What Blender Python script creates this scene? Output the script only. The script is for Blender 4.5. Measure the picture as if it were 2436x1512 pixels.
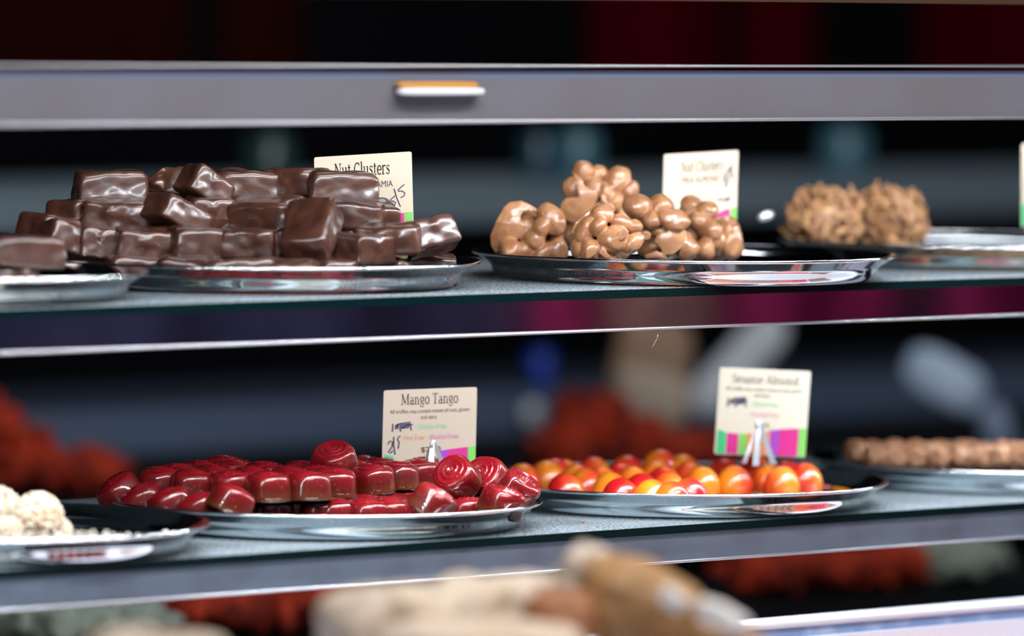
import bpy, bmesh, random
from math import *
from mathutils import Vector, Matrix, noise
for o in list(bpy.data.objects): bpy.data.objects.remove(o)
SC = bpy.context.scene
COL = SC.collection
V = Vector
# ------------------------------------------------------------------ camera
F, W, H = 15000.0, 2436, 1512
psi, pit, rho = radians(42.2), atan(776 / F), 0.0116
vv = V((sin(psi) * cos(pit), cos(psi) * cos(pit), -sin(pit)))
r0 = V((cos(psi), -sin(psi), 0)); u0 = r0.cross(vv)
rr = cos(rho) * r0 + sin(rho) * u0
uu = -sin(rho) * r0 + cos(rho) * u0
FOCUS = 3.85
DK = FOCUS - 3.08
ZU = 1.25                                        # top of the upper glass shelf
def ray(px, py): return vv + ((px - W / 2) / F) * rr - ((py - H / 2) / F) * uu
CAM = V((0, 0, ZU)) - FOCUS * ray(1600, 685)
def pz(px, py, z): d = ray(px, py); return CAM + d * ((z - CAM.z) / d.z)
def pY(px, py, y): d = ray(px, py); return CAM + d * ((y - CAM.y) / d.y)
def pd(px, py, t): return CAM + t * ray(px, py)
def depth(p): return (p - CAM).dot(vv)
ZL = pY(1600, 1250, 0).z                         # top of the lower glass shelf
cd = bpy.data.cameras.new('camera'); cam = bpy.data.objects.new('camera', cd); COL.objects.link(cam)
cam.matrix_world = Matrix((( rr.x, uu.x, -vv.x, CAM.x), (rr.y, uu.y, -vv.y, CAM.y), (rr.z, uu.z, -vv.z, CAM.z), (0, 0, 0, 1)))
cd.sensor_width = 36; cd.lens = 36 * F / W; cd.clip_start = 0.05; cd.clip_end = 60
cd.dof.use_dof = True; cd.dof.focus_distance = FOCUS; cd.dof.aperture_fstop = 3.9
SC.camera = cam
# ------------------------------------------------------------------ light and exposure
SC.view_settings.view_transform = 'Standard'; SC.view_settings.look = 'None'
SC.view_settings.gamma = 1; SC.view_settings.exposure = 0.0
SC.cycles.use_denoising = True
SC.cycles.sample_clamp_indirect = 6
SC.cycles.max_bounces = 8
SC.cycles.caustics_reflective = False; SC.cycles.caustics_refractive = False
wd = bpy.data.worlds.new('world'); SC.world = wd; wd.use_nodes = True
wd.node_tree.nodes['Background'].inputs[0].default_value = (0.75, 0.85, 1.0, 1)
wd.node_tree.nodes['Background'].inputs[1].default_value = 0.010
def area(name, loc, target, sx, sy, power, col):
    l = bpy.data.lights.new(name, 'AREA'); l.shape = 'RECTANGLE'; l.size = sx; l.size_y = sy; l.energy = power; l.color = col
    o = bpy.data.objects.new(name, l); COL.objects.link(o); o.location = loc
    o.rotation_euler = (V(target) - V(loc)).to_track_quat('-Z', 'Y').to_euler()
    return o
area('added_front_fill', (-0.6, -2.7, 3.5), (-0.2, -0.4, 1.1), 2.4, 0.8, 62, (0.93, 0.95, 1.0))  # unseen lamp added as soft ambient fill on the rail fronts
area('added_back_fill', (1.2, 1.0, 3.2), (2.0, 2.0, 1.0), 1.2, 0.6, 16, (0.85, 0.93, 1.0))  # weak unseen lamp added to lift the goods behind the case
area('added_ledge_fill', (-0.25, -0.62, 2.05), (-0.25, -0.30, 1.0), 1.5, 0.10, 17, (1.0, 0.97, 0.95))  # unseen lamp added to brighten ledge, pastries and tray reflections
LED_STRENGTH = 1000.0

# ------------------------------------------------------------------ helpers
def setp(o, label=None, cat=None, group=None, kind=None):
    if label: o['label'] = label
    if cat: o['category'] = cat
    if group: o['group'] = group
    if kind: o['kind'] = kind
    return o
def mesh(name, vs, fs, smooth=True):
    m = bpy.data.meshes.new(name); m.from_pydata([tuple(v) for v in vs], [], fs); m.update()
    if smooth:
        for p in m.polygons: p.use_smooth = True
    return m
def obj(name, me, mat=None, parent=None, loc=None, M=None):
    if isinstance(me, tuple): me = mesh(name, me[0], me[1], me[2] if len(me) > 2 else True)
    o = bpy.data.objects.new(name, me); COL.objects.link(o)
    if mat is not None and not me.materials: me.materials.append(mat)
    if M is not None: o.matrix_world = M
    elif loc is not None: o.location = loc
    if parent is not None: o.parent = parent
    return o
def empty(name, loc=(0, 0, 0), M=None):
    o = bpy.data.objects.new(name, None); COL.objects.link(o); o.empty_display_size = 0.01
    if M is not None: o.matrix_world = M
    else: o.location = loc
    return o
def join(parts):
    vs, fs = [], []
    for p in parts:
        n = len(vs); vs += list(p[0]); fs += [tuple(i + n for i in f) for f in p[1]]
    return vs, fs
def box(x0, x1, y0, y1, z0, z1):
    vs = [V((x, y, z)) for x in (x0, x1) for y in (y0, y1) for z in (z0, z1)]
    return vs, [(0, 1, 3, 2), (4, 6, 7, 5), (0, 4, 5, 1), (2, 3, 7, 6), (0, 2, 6, 4), (1, 5, 7, 3)]
def extrude_x(profile, x0, x1):
    n = len(profile)
    vs = [V((x0, y, z)) for y, z in profile] + [V((x1, y, z)) for y, z in profile]
    fs = [(i, (i + 1) % n, n + (i + 1) % n, n + i) for i in range(n)]
    return vs, fs + [tuple(range(n))[::-1], tuple(range(n, 2 * n))]
def lathe(prof, seg=64, closed=False):
    vs, fs, rings = [], [], []
    for r, z in prof:
        if r < 1e-7: rings.append([len(vs)]); vs.append(V((0, 0, z)))
        else:
            rings.append(list(range(len(vs), len(vs) + seg)))
            vs += [V((r * cos(2 * pi * k / seg), r * sin(2 * pi * k / seg), z)) for k in range(seg)]
    rg = rings + ([rings[0]] if closed else [])
    for a, b in zip(rg, rg[1:]):
        for k in range(seg):
            k2 = (k + 1) % seg
            if len(a) == 1 and len(b) == 1: continue
            if len(a) == 1: fs.append((a[0], b[k], b[k2]))
            elif len(b) == 1: fs.append((a[k], b[0], a[k2]))
            else: fs.append((a[k], b[k], b[k2], a[k2]))
    return vs, fs
def ellipsoid(c, ax, seg=14, ring=9, rot=None):
    c = V(c); vs, fs = [], []
    pr = [(sin(pi * i / ring), -cos(pi * i / ring)) for i in range(ring + 1)]
    pr[0] = (0, -1); pr[-1] = (0, 1)
    v, f = lathe(pr, seg)
    out = []
    for p in v:
        q = V((p.x * ax[0], p.y * ax[1], p.z * ax[2]))
        out.append((rot @ q if rot else q) + c)
    return out, f
def rndrot(rg): return Matrix.Rotation(rg.uniform(0, 6.28), 3, 'X') @ Matrix.Rotation(rg.uniform(0, 6.28), 3, 'Y') @ Matrix.Rotation(rg.uniform(0, 6.28), 3, 'Z')
def tube(pts, rad, seg=8):
    vs, fs = [], []
    n = len(pts)
    for i, p in enumerate(pts):
        t = (V(pts[min(i + 1, n - 1)]) - V(pts[max(i - 1, 0)])).normalized()
        a = t.orthogonal().normalized(); b = t.cross(a)
        if i and True:
            a = (pa - t * pa.dot(t)).normalized(); b = t.cross(a)
        pa = a
        r = rad if isinstance(rad, float) else rad[i]
        vs += [V(p) + r * (cos(2 * pi * k / seg) * a + sin(2 * pi * k / seg) * b) for k in range(seg)]
    for i in range(n - 1):
        for k in range(seg):
            k2 = (k + 1) % seg
            fs.append((i * seg + k, i * seg + k2, (i + 1) * seg + k2, (i + 1) * seg + k))
    fs.append(tuple(range(seg))[::-1]); fs.append(tuple(range((n - 1) * seg, n * seg)))
    return vs, fs
def grid_box(n=12, hx=1, hy=1, hz=1, p=6.0):
    """cube sphere-mapped grid shaped to a superellipsoid"""
    idx, vs, fs = {}, [], []
    def vid(i, j, k):
        if (i, j, k) not in idx:
            idx[(i, j, k)] = len(vs)
            q = V((2 * i / n - 1, 2 * j / n - 1, 2 * k / n - 1))
            s = (abs(q.x) ** p + abs(q.y) ** p + abs(q.z) ** p) ** (1 / p)
            vs.append(q / s)
        return idx[(i, j, k)]
    for a in range(n):
        for b in range(n):
            fs.append((vid(0, a, b), vid(0, a, b + 1), vid(0, a + 1, b + 1), vid(0, a + 1, b)))
            fs.append((vid(n, a, b), vid(n, a + 1, b), vid(n, a + 1, b + 1), vid(n, a, b + 1)))
            fs.append((vid(a, 0, b), vid(a + 1, 0, b), vid(a + 1, 0, b + 1), vid(a, 0, b + 1)))
            fs.append((vid(a, n, b), vid(a, n, b + 1), vid(a + 1, n, b + 1), vid(a + 1, n, b)))
            fs.append((vid(a, b, 0), vid(a, b + 1, 0), vid(a + 1, b + 1, 0), vid(a + 1, b, 0)))
            fs.append((vid(a, b, n), vid(a + 1, b, n), vid(a + 1, b + 1, n), vid(a, b + 1, n)))
    return [V((v.x * hx, v.y * hy, v.z * hz)) for v in vs], fs
def remesh(vs, fs, voxel, smooth=4, name='tmp'):
    me = mesh(name, vs, fs); o = bpy.data.objects.new(name, me); COL.objects.link(o)
    m = o.modifiers.new('r', 'REMESH'); m.mode = 'VOXEL'; m.voxel_size = voxel; m.use_smooth_shade = True
    if smooth:
        s = o.modifiers.new('s', 'SMOOTH'); s.iterations = smooth; s.factor = 0.5
    dg = bpy.context.evaluated_depsgraph_get(); dg.update()
    out = bpy.data.meshes.new_from_object(o.evaluated_get(dg))
    bpy.data.objects.remove(o); bpy.data.meshes.remove(me)
    for p in out.polygons: p.use_smooth = True
    out.materials.clear()
    return out
def copy_tree(o, parent=None, M=None):
    c = o.copy(); COL.objects.link(c)
    if parent is not None: c.parent = parent
    if M is not None: c.matrix_world = M
    for ch in list(o.children):
        copy_tree(ch, c)
    return c
def basis(loc, yaw=0, tilt=0, roll=0):
    """local x along camera right, y away from camera, z up; yaw/tilt(towards camera)/roll(clockwise in picture) in degrees"""
    B = Matrix((( r0.x, sin(psi), 0), (r0.y, cos(psi), 0), (0, 0, 1)))
    R = Matrix.Rotation(radians(roll), 3, 'Y') @ Matrix.Rotation(radians(tilt), 3, 'X') @ Matrix.Rotation(radians(yaw), 3, 'Z')
    return Matrix.Translation(V(loc)) @ (B @ R).to_4x4()
# ------------------------------------------------------------------ materials
def mat(name, col, rough=0.5, metal=0.0, coat=0.0, spec=0.5, bump=None, noise_col=None, emit=None, sss=0, coat_rough=0.05):
    m = bpy.data.materials.new(name); m.use_nodes = True
    nt = m.node_tree; b = nt.nodes['Principled BSDF']
    b.inputs['Base Color'].default_value = (*col, 1); b.inputs['Roughness'].default_value = rough
    b.inputs['Metallic'].default_value = metal; b.inputs['Coat Weight'].default_value = coat
    b.inputs['Coat Roughness'].default_value = coat_rough
    b.inputs['Specular IOR Level'].default_value = spec
    if sss:
        b.inputs['Subsurface Weight'].default_value = sss
        b.inputs['Subsurface Radius'].default_value = (0.004, 0.002, 0.001); b.inputs['Subsurface Scale'].default_value = 1.0
    if emit:
        b.inputs['Emission Color'].default_value = (*emit[0], 1); b.inputs['Emission Strength'].default_value = emit[1]
    tc = nt.nodes.new('ShaderNodeTexCoord')
    if noise_col:                                   # (scale, other colour, low, high)
        n = nt.nodes.new('ShaderNodeTexNoise'); n.inputs['Scale'].default_value = noise_col[0]; n.inputs['Detail'].default_value = 4
        nt.links.new(tc.outputs['Object'], n.inputs['Vector'])
        rp = nt.nodes.new('ShaderNodeValToRGB'); rp.color_ramp.elements[0].position = noise_col[2]; rp.color_ramp.elements[1].position = noise_col[3]
        rp.color_ramp.elements[0].color = (*col, 1); rp.color_ramp.elements[1].color = (*noise_col[1], 1)
        nt.links.new(n.outputs['Fac'], rp.inputs['Fac']); nt.links.new(rp.outputs['Color'], b.inputs['Base Color'])
    if bump:                                        # (scale, strength, distance)
        n = nt.nodes.new('ShaderNodeTexNoise'); n.inputs['Scale'].default_value = bump[0]; n.inputs['Detail'].default_value = 3
        nt.links.new(tc.outputs['Object'], n.inputs['Vector'])
        bp = nt.nodes.new('ShaderNodeBump'); bp.inputs['Strength'].default_value = bump[1]; bp.inputs['Distance'].default_value = bump[2]
        nt.links.new(n.outputs['Fac'], bp.inputs['Height']); nt.links.new(bp.outputs['Normal'], b.inputs['Normal'])
    return m
M_steel = mat('polished steel', (0.80, 0.81, 0.84), 0.07, 1.0, bump=(60, 0.04, 0.002))
M_rim = mat('steel rim', (0.90, 0.91, 0.95), 0.10, 1.0)
M_satin = mat('satin grey metal', (0.175, 0.172, 0.205), 0.42, 0.15, noise_col=(9, (0.155, 0.145, 0.150), 0.35, 0.75))
M_satin2 = mat('grey blue metal', (0.130, 0.168, 0.225), 0.42, 0.15, noise_col=(22, (0.10, 0.115, 0.16), 0.45, 0.75))
M_rail_dark = mat('dark mirror rail', (0.62, 0.58, 0.68), 0.07, 1.0, noise_col=(30, (0.50, 0.46, 0.58), 0.4, 0.7))
M_lip = mat('bright lip', (0.46, 0.46, 0.50), 0.25, 0.6)
M_blueband = mat('blue grey groove', (0.17, 0.20, 0.30), 0.5, 0.2)
M_dark = mat('dark paint', (0.004, 0.0045, 0.006), 0.8, spec=0.1)
M_wood = mat('brown trim', (0.05, 0.024, 0.012), 0.5)
M_edge = mat('green glass edge', (0.001, 0.009, 0.010), 0.15, spec=0.25)
M_led_body = mat('led strip body', (0.7, 0.7, 0.7), 0.5)
M_leds = [mat('led diode', (1, 1, 1), 0.5, emit=((0.92, 0.95, 1.0), LED_STRENGTH * k)) for k in (1.0, 0.72, 0.5)]
M_white = mat('white laminate', (0.66, 0.70, 0.80), 0.25)
M_bluestrip = mat('blue glossy strip', (0.18, 0.27, 0.47), 0.15, noise_col=(40, (0.35, 0.45, 0.65), 0.5, 0.8))
M_choc = mat('dark chocolate', (0.046, 0.017, 0.011), 0.34, coat=0.55, spec=0.55, coat_rough=0.12, bump=(110, 0.25, 0.002), noise_col=(60, (0.085, 0.030, 0.016), 0.4, 0.75))
M_milk = mat('milk chocolate', (0.33, 0.145, 0.066), 0.34, coat=0.6, coat_rough=0.12, spec=0.5, bump=(160, 0.15, 0.001), noise_col=(95, (0.48, 0.235, 0.10), 0.48, 0.68))
M_flake = mat('almond flakes in milk chocolate', (0.37, 0.185, 0.095), 0.36, bump=(300, 0.2, 0.0006), noise_col=(110, (0.54, 0.31, 0.13), 0.45, 0.65))
M_cocoa = mat('ridged milk chocolate', (0.33, 0.16, 0.085), 0.4, bump=(250, 0.4, 0.001))
M_card = mat('cream card', (0.58, 0.51, 0.40), 0.5, spec=0.2)
M_card_pale = mat('pale cream card', (0.50, 0.42, 0.335), 0.5, spec=0.2)
M_ink = mat('black ink', (0.010, 0.006, 0.006), 0.6, spec=0.1)
M_grey_ink = mat('grey brown ink', (0.06, 0.04, 0.035), 0.6, spec=0.1)
M_pen = mat('dark blue marker', (0.012, 0.008, 0.06), 0.5)
M_pink = mat('magenta print', (0.55, 0.02, 0.22), 0.45)
M_pink2 = mat('soft pink print', (0.60, 0.20, 0.40), 0.5)
M_lime = mat('lime print', (0.18, 0.52, 0.10), 0.45)
M_green = mat('green print', (0.03, 0.44, 0.17), 0.45)
M_mint = mat('mint print', (0.16, 0.52, 0.30), 0.5)
M_orange = mat('orange print', (0.55, 0.22, 0.05), 0.45)
M_salmon = mat('salmon print', (0.62, 0.27, 0.13), 0.5)
M_purple = mat('purple print', (0.32, 0.05, 0.42), 0.45)
M_clip = mat('bright clip', (0.78, 0.83, 0.93), 0.16, 0.6)
M_seed_core = mat('praline', (0.42, 0.26, 0.15), 0.6)
M_seed = mat('sesame seeds', (0.82, 0.72, 0.55), 0.5, noise_col=(70, (0.66, 0.46, 0.26), 0.5, 0.72))
M_crumb = mat('sesame crumbs', (0.85, 0.80, 0.70), 0.4)
M_bark = mat('brown crumb', (0.35, 0.12, 0.05), 0.5)

def tex_mat(name):
    m = bpy.data.materials.new(name); m.use_nodes = True
    return m, m.node_tree, m.node_tree.nodes['Principled BSDF']
# red truffle: sprayed cocoa butter running from deep red above to brown at the foot, gold flecks
def truffle_mat():
    m, nt, b = tex_mat('red swirl truffle'); L = nt.links.new
    tc = nt.nodes.new('ShaderNodeTexCoord'); sx = nt.nodes.new('ShaderNodeSeparateXYZ'); L(tc.outputs['Object'], sx.inputs[0])
    mr = nt.nodes.new('ShaderNodeMapRange'); mr.inputs[1].default_value = 0.0; mr.inputs[2].default_value = 0.0172; L(sx.outputs['Z'], mr.inputs[0])
    n = nt.nodes.new('ShaderNodeTexNoise'); n.inputs['Scale'].default_value = 70; L(tc.outputs['Object'], n.inputs['Vector'])
    ad = nt.nodes.new('ShaderNodeMath'); ad.operation = 'MULTIPLY_ADD'; ad.inputs[1].default_value = 0.5; ad.inputs[2].default_value = -0.25
    L(n.outputs['Fac'], ad.inputs[0])
    a2 = nt.nodes.new('ShaderNodeMath'); L(mr.outputs[0], a2.inputs[0]); L(ad.outputs[0], a2.inputs[1])
    rp = nt.nodes.new('ShaderNodeValToRGB'); e = rp.color_ramp.elements
    e[0].position = 0.0; e[0].color = (0.10, 0.026, 0.008, 1); e[1].position = 0.95; e[1].color = (0.20, 0.003, 0.008, 1)
    k = e.new(0.40); k.color = (0.085, 0.005, 0.004, 1)
    L(a2.outputs[0], rp.inputs['Fac'])
    vo = nt.nodes.new('ShaderNodeTexNoise'); vo.inputs['Scale'].default_value = 1500; L(tc.outputs['Object'], vo.inputs['Vector'])
    r2 = nt.nodes.new('ShaderNodeValToRGB'); r2.color_ramp.elements[0].position = 0.68; r2.color_ramp.elements[1].position = 0.74
    L(vo.outputs['Fac'], r2.inputs['Fac'])
    mx = nt.nodes.new('ShaderNodeMix'); mx.data_type = 'RGBA'; L(r2.outputs['Color'], mx.inputs['Factor']); L(rp.outputs['Color'], mx.inputs['A'])
    mx.inputs['B'].default_value = (0.55, 0.25, 0.08, 1); L(mx.outputs['Result'], b.inputs['Base Color'])
    b.inputs['Roughness'].default_value = 0.4; b.inputs['Specular IOR Level'].default_value = 0.15; b.inputs['Coat Weight'].default_value = 1.0; b.inputs['Coat Roughness'].default_value = 0.025
    return m
M_truffle = truffle_mat()
M_truffle_base = mat('truffle foot', (0.022, 0.008, 0.006), 0.35)
# orange dome: airbrushed red over orange, a different blend on every piece
def dome_mat():
    m, nt, b = tex_mat('orange red dome'); L = nt.links.new
    tc = nt.nodes.new('ShaderNodeTexCoord'); sx = nt.nodes.new('ShaderNodeSeparateXYZ'); L(tc.outputs['Object'], sx.inputs[0])
    mr = nt.nodes.new('ShaderNodeMapRange'); mr.inputs[1].default_value = -0.013; mr.inputs[2].default_value = 0.013; L(sx.outputs['X'], mr.inputs[0])
    oi = nt.nodes.new('ShaderNodeObjectInfo')
    a = nt.nodes.new('ShaderNodeMath'); a.operation = 'MULTIPLY_ADD'; a.inputs[1].default_value = 1.1; a.inputs[2].default_value = -0.50; L(oi.outputs['Random'], a.inputs[0])
    n = nt.nodes.new('ShaderNodeTexNoise'); n.inputs['Scale'].default_value = 90; L(tc.outputs['Object'], n.inputs['Vector'])
    a2 = nt.nodes.new('ShaderNodeMath'); L(mr.outputs[0], a2.inputs[0]); L(a.outputs[0], a2.inputs[1])
    a3 = nt.nodes.new('ShaderNodeMath'); a3.operation = 'MULTIPLY_ADD'; a3.inputs[1].default_value = 0.3; L(n.outputs['Fac'], a3.inputs[0]); L(a2.outputs[0], a3.inputs[2])
    rp = nt.nodes.new('ShaderNodeValToRGB'); e = rp.color_ramp.elements
    e[0].position = 0.25; e[0].color = (0.88, 0.27, 0.015, 1); e[1].position = 1.0; e[1].color = (0.62, 0.008, 0.012, 1)
    k = e.new(0.65); k.color = (0.76, 0.075, 0.012, 1)
    L(a3.outputs[0], rp.inputs['Fac']); L(rp.outputs['Color'], b.inputs['Base Color'])
    b.inputs['Roughness'].default_value = 0.3; b.inputs['Coat Weight'].default_value = 1.0; b.inputs['Coat Roughness'].default_value = 0.03
    return m
M_dome = dome_mat()
M_foot = mat('cream foot', (0.80, 0.62, 0.40), 0.4)
def glass_mat():
    m = bpy.data.materials.new('dusty shelf glass'); m.use_nodes = True; nt = m.node_tree; L = nt.links.new
    nt.nodes.clear(); out = nt.nodes.new('ShaderNodeOutputMaterial')
    tr = nt.nodes.new('ShaderNodeBsdfTransparent'); tr.inputs[0].default_value = (0.84, 0.92, 0.91, 1)
    gl = nt.nodes.new('ShaderNodeBsdfGlossy'); gl.inputs['Roughness'].default_value = 0.09
    fr = nt.nodes.new('ShaderNodeFresnel'); fr.inputs[0].default_value = 1.5
    mx = nt.nodes.new('ShaderNodeMixShader'); L(fr.outputs[0], mx.inputs[0]); L(tr.outputs[0], mx.inputs[1]); L(gl.outputs[0], mx.inputs[2])
    tc = nt.nodes.new('ShaderNodeTexCoord'); mp = nt.nodes.new('ShaderNodeMapping'); mp.inputs['Scale'].default_value = (60, 260, 60); mp.inputs['Rotation'].default_value = (0, 0, 0.5)
    L(tc.outputs['Object'], mp.inputs[0])
    n = nt.nodes.new('ShaderNodeTexNoise'); n.inputs['Scale'].default_value = 6; n.inputs['Detail'].default_value = 8; L(mp.outputs[0], n.inputs['Vector'])
    rp = nt.nodes.new('ShaderNodeValToRGB'); rp.color_ramp.elements[0].position = 0.42; rp.color_ramp.elements[1].position = 0.75
    rp.color_ramp.elements[0].color = (0.02, 0.02, 0.02, 1); rp.color_ramp.elements[1].color = (0.85, 0.85, 0.85, 1); L(n.outputs['Fac'], rp.inputs['Fac'])
    df = nt.nodes.new('ShaderNodeBsdfDiffuse'); df.inputs[0].default_value = (0.62, 0.72, 0.80, 1)
    m2 = nt.nodes.new('ShaderNodeMixShader'); lw = nt.nodes.new('ShaderNodeLayerWeight'); lw.inputs[0].default_value = 0.35; ml = nt.nodes.new('ShaderNodeMath'); ml.operation = 'MULTIPLY'; L(rp.outputs['Color'], ml.inputs[0]); L(lw.outputs['Facing'], ml.inputs[1]); L(ml.outputs[0], m2.inputs[0]); L(mx.outputs[0], m2.inputs[1]); L(df.outputs[0], m2.inputs[2])
    L(m2.outputs[0], out.inputs[0]); return m
M_glass = glass_mat()

# ------------------------------------------------------------------ the case: shelves and rails
X0, X1 = -0.85, 0.95
def shelf(z, label, rail_h, face_mat, rail_label, yb=0.36):
    g = empty('glass_shelf', (0, 0, z)); setp(g, label, 'shelf')
    obj('pane', box(X0, X1, 0.0008, yb, -0.005, 0.0) + (False,), M_glass, g)
    obj('front_edge', box(X0, X1, 0.0, 0.0008, -0.005, -0.0002) + (False,), M_edge, g)
    t = empty('shelf_rail', (0, 0, z - 0.0053)); setp(t, rail_label, 'rail')
    obj('face', extrude_x([(0.002, 0), (0.002, -rail_h), (0.0035, -rail_h), (0.0035, 0)], X0, X1) + (False,), face_mat, t)
    obj('bottom_lip', extrude_x([(0.0005, -rail_h + 0.0003), (-0.0008, -rail_h - 0.0006), (0.0005, -rail_h - 0.0015), (0.006, -rail_h - 0.0015), (0.006, -rail_h - 0.0002)], X0, X1), M_lip, t)
    return t
shelf(ZU, 'upper glass shelf with dark green front edge carrying the chocolate clusters', 0.0185, M_rail_dark, 'dark shiny metal rail under the upper glass shelf')
shelf(ZL, 'lower glass shelf with dark green front edge carrying the truffle trays', 0.0165, M_satin2, 'worn grey-blue metal rail under the lower glass shelf')
def led(M_led, name_label, y, z, rows=2, pitch=0.0105, x0=X0 + 0.02, x1=X1 - 0.02, ang=30):
    M = Matrix.Translation((0, y, z)) @ Matrix.Rotation(radians(ang), 4, 'X')
    o = obj('led_strip', box(x0, x1, -0.006, 0.006, 0.0, 0.003) + (False,), M_led_body, M=M); setp(o, name_label, 'light')
    q = []
    n = int((x1 - x0) / pitch)
    for r in range(rows):
        for i in range(n):
            x = x0 + (i + 0.5 + 0.5 * (r % 2)) * pitch; yy = (r - (rows - 1) / 2) * 0.007
            q.append(([V((x - .001, yy - .001, -.0004)), V((x - .001, yy + .001, -.0004)), V((x + .001, yy + .001, -.0004)), V((x + .001, yy - .001, -.0004))], [(0, 1, 2, 3)]))
    obj('diodes', join(q) + (False,), M_led, o)
# top rail (stands forward of the shelves)
YT = -0.06
zt = [pY(1218, y, YT).z for y in (154, 160, 168, 187, 284, 293)]
tr = empty('top_rail', (0, YT, zt[3])); setp(tr, 'broad grey metal rail across the top of the case', 'rail')
zz = [z - zt[3] for z in zt]
obj('face', extrude_x([(0.0, zz[3]), (0.0, zz[4]), (0.002, zz[4]), (0.002, zz[3])], X0, X1) + (False,), M_satin, tr)
obj('groove', extrude_x([(0.003, zz[2]), (0.003, zz[3]), (0.005, zz[3]), (0.005, zz[2])], X0, X1) + (False,), M_blueband, tr)
obj('top_lip', extrude_x([(0.0, zz[0]), (-0.001, zz[0] - 0.0008), (0.0, zz[1]), (0.03, zz[1]), (0.03, zz[0])], X0, X1), M_lip, tr)
obj('bottom_lip', extrude_x([(-0.001, zz[4]), (-0.0025, zz[4] - 0.001), (-0.001, zz[5]), (0.004, zz[5]), (0.004, zz[4])], X0, X1), M_lip, tr)
led(M_leds[0], 'row of white diodes behind the top rail', YT + 0.018, zt[4] + 0.004, ang=38)
led(M_leds[1], 'row of white diodes behind the upper shelf rail', 0.0105, ZU - 0.0175, ang=40)
led(M_leds[2], 'row of white diodes behind the lower shelf rail', 0.0105, ZL - 0.0155, ang=30)
zh = pY(1218, -2, YT).z
h = obj('trim_1', box(X0, X1, YT, YT + 0.03, zh, zh + 0.02) + (False,), M_wood); setp(h, kind='structure')
# orange and white reflection in the top rail, modelled as a solid bar
c = pY(1040, 208, YT - 0.002); s = depth(c) / F
hd = empty('rail_reflection', c); setp(hd, 'orange and white reflection, built as a bar on the grey top rail', 'mirror_image')
obj('white_reflection', (lambda g: ([V((v.x, v.y, v.z)) for v in g[0]], g[1]))(grid_box(10, 112 * s * 1.2, 0.004, 9 * s, 5)), mat('white reflection', (0.75, 0.76, 0.8), 0.3), hd, loc=(0, -0.003, -9 * s))
obj('orange_reflection', grid_box(10, 105 * s * 1.2, 0.0035, 8 * s, 5), mat('orange reflection', (0.55, 0.25, 0.05), 0.4), hd, loc=(-0.002, -0.002, 6 * s))

# white lower deck
zd = pY(2100, 1458, 0.0).z
dk = empty('lower_deck', (0, 0, zd)); setp(dk, 'white laminate deck edge with blue strip at the bottom of the case', 'counter')
obj('top_edge', extrude_x([(0.0, 0.001), (-0.0015, -0.0005), (-0.0015, -0.003), (0.0, -0.0045), (0.016, -0.0045), (0.016, 0.001), (0.004, 0.001)], X0, X1), M_white, dk)
obj('blue_strip', box(X0, X1, 0.001, 0.004, -0.0105, -0.0045) + (False,), M_bluestrip, dk)
obj('front_panel', box(X0, X1, -0.004, 0.004, -0.09, -0.0105) + (False,), M_white, dk)
o = obj('deck_floor', box(X0, X1, 0.004, 0.40, -0.095, -0.09) + (False,), M_white, loc=(0, 0, zd)); setp(o, 'white floor board of the case below the truffle trays', 'counter')

# ------------------------------------------------------------------ trays
def tray_parts(R=0.134, hgt=0.0165):
    P = [(0, .0012), (.845 * R, .0012), (.868 * R, .0018), (.886 * R, .0036), (.896 * R, .0062), (.904 * R, .0086), (.912 * R, .0100), (.93 * R, .0112), (.985 * R, hgt - .0008),
         (.992 * R, hgt - .0006), (.992 * R, hgt - .0016), (.985 * R, hgt - .0020), (.936 * R, .0100), (.924 * R, .0092), (.917 * R, .0080), (.911 * R, .0060), (.905 * R, .0042), (.897 * R, .0026), (.885 * R, .0011), (.868 * R, .0002), (.845 * R, .0), (0, .0)]
    body = mesh('tray', *lathe(P, 128))
    ring = [(.993 * R + .0011 * cos(a), hgt - .0011 + .0011 * sin(a)) for a in [2 * pi * i / 10 for i in range(10)]]
    rim = mesh('rolled_rim', *lathe(ring, 128, True))
    return body, rim
tb, tm = tray_parts()
tb.materials.append(M_steel); tm.materials.append(M_rim)
TR = {}
def tray(key, px, py, z, label):
    p = pz(px, py, z + 0.0165); p.z = z + 0.0002
    o = obj('serving_tray', tb, loc=p); obj('rolled_rim', tm, parent=o)
    setp(o, label, 'tray', 'round steel trays'); TR[key] = (p, depth(p)); return o
tray('T1', -200, 638, ZU, 'round steel tray at the left end of the upper shelf, mostly out of frame')
tray('T2', 618, 613, ZU, 'round steel tray piled with dark chocolate blocks')
tray('T3', 1628, 599, ZU, 'round steel tray holding milk chocolate nut clusters on upper shelf')
tray('T4', 2325, 568, ZU, 'round steel tray under the two flaky almond clusters')
tray('T5', -52, 1236, ZL, 'round steel tray holding the seed-coated balls on lower shelf')
tray('T6', 768, 1182, ZL, 'round steel tray full of red swirl truffles')
tray('T7', 1613, 1136, ZL, 'round steel tray of orange and red domes')
tray('T8', 2395, 1086, ZL, 'round steel tray of small ridged brown chocolates at far right')
for k in TR: print(k, [round(c, 3) for c in TR[k][0]], round(TR[k][1], 3))

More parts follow.
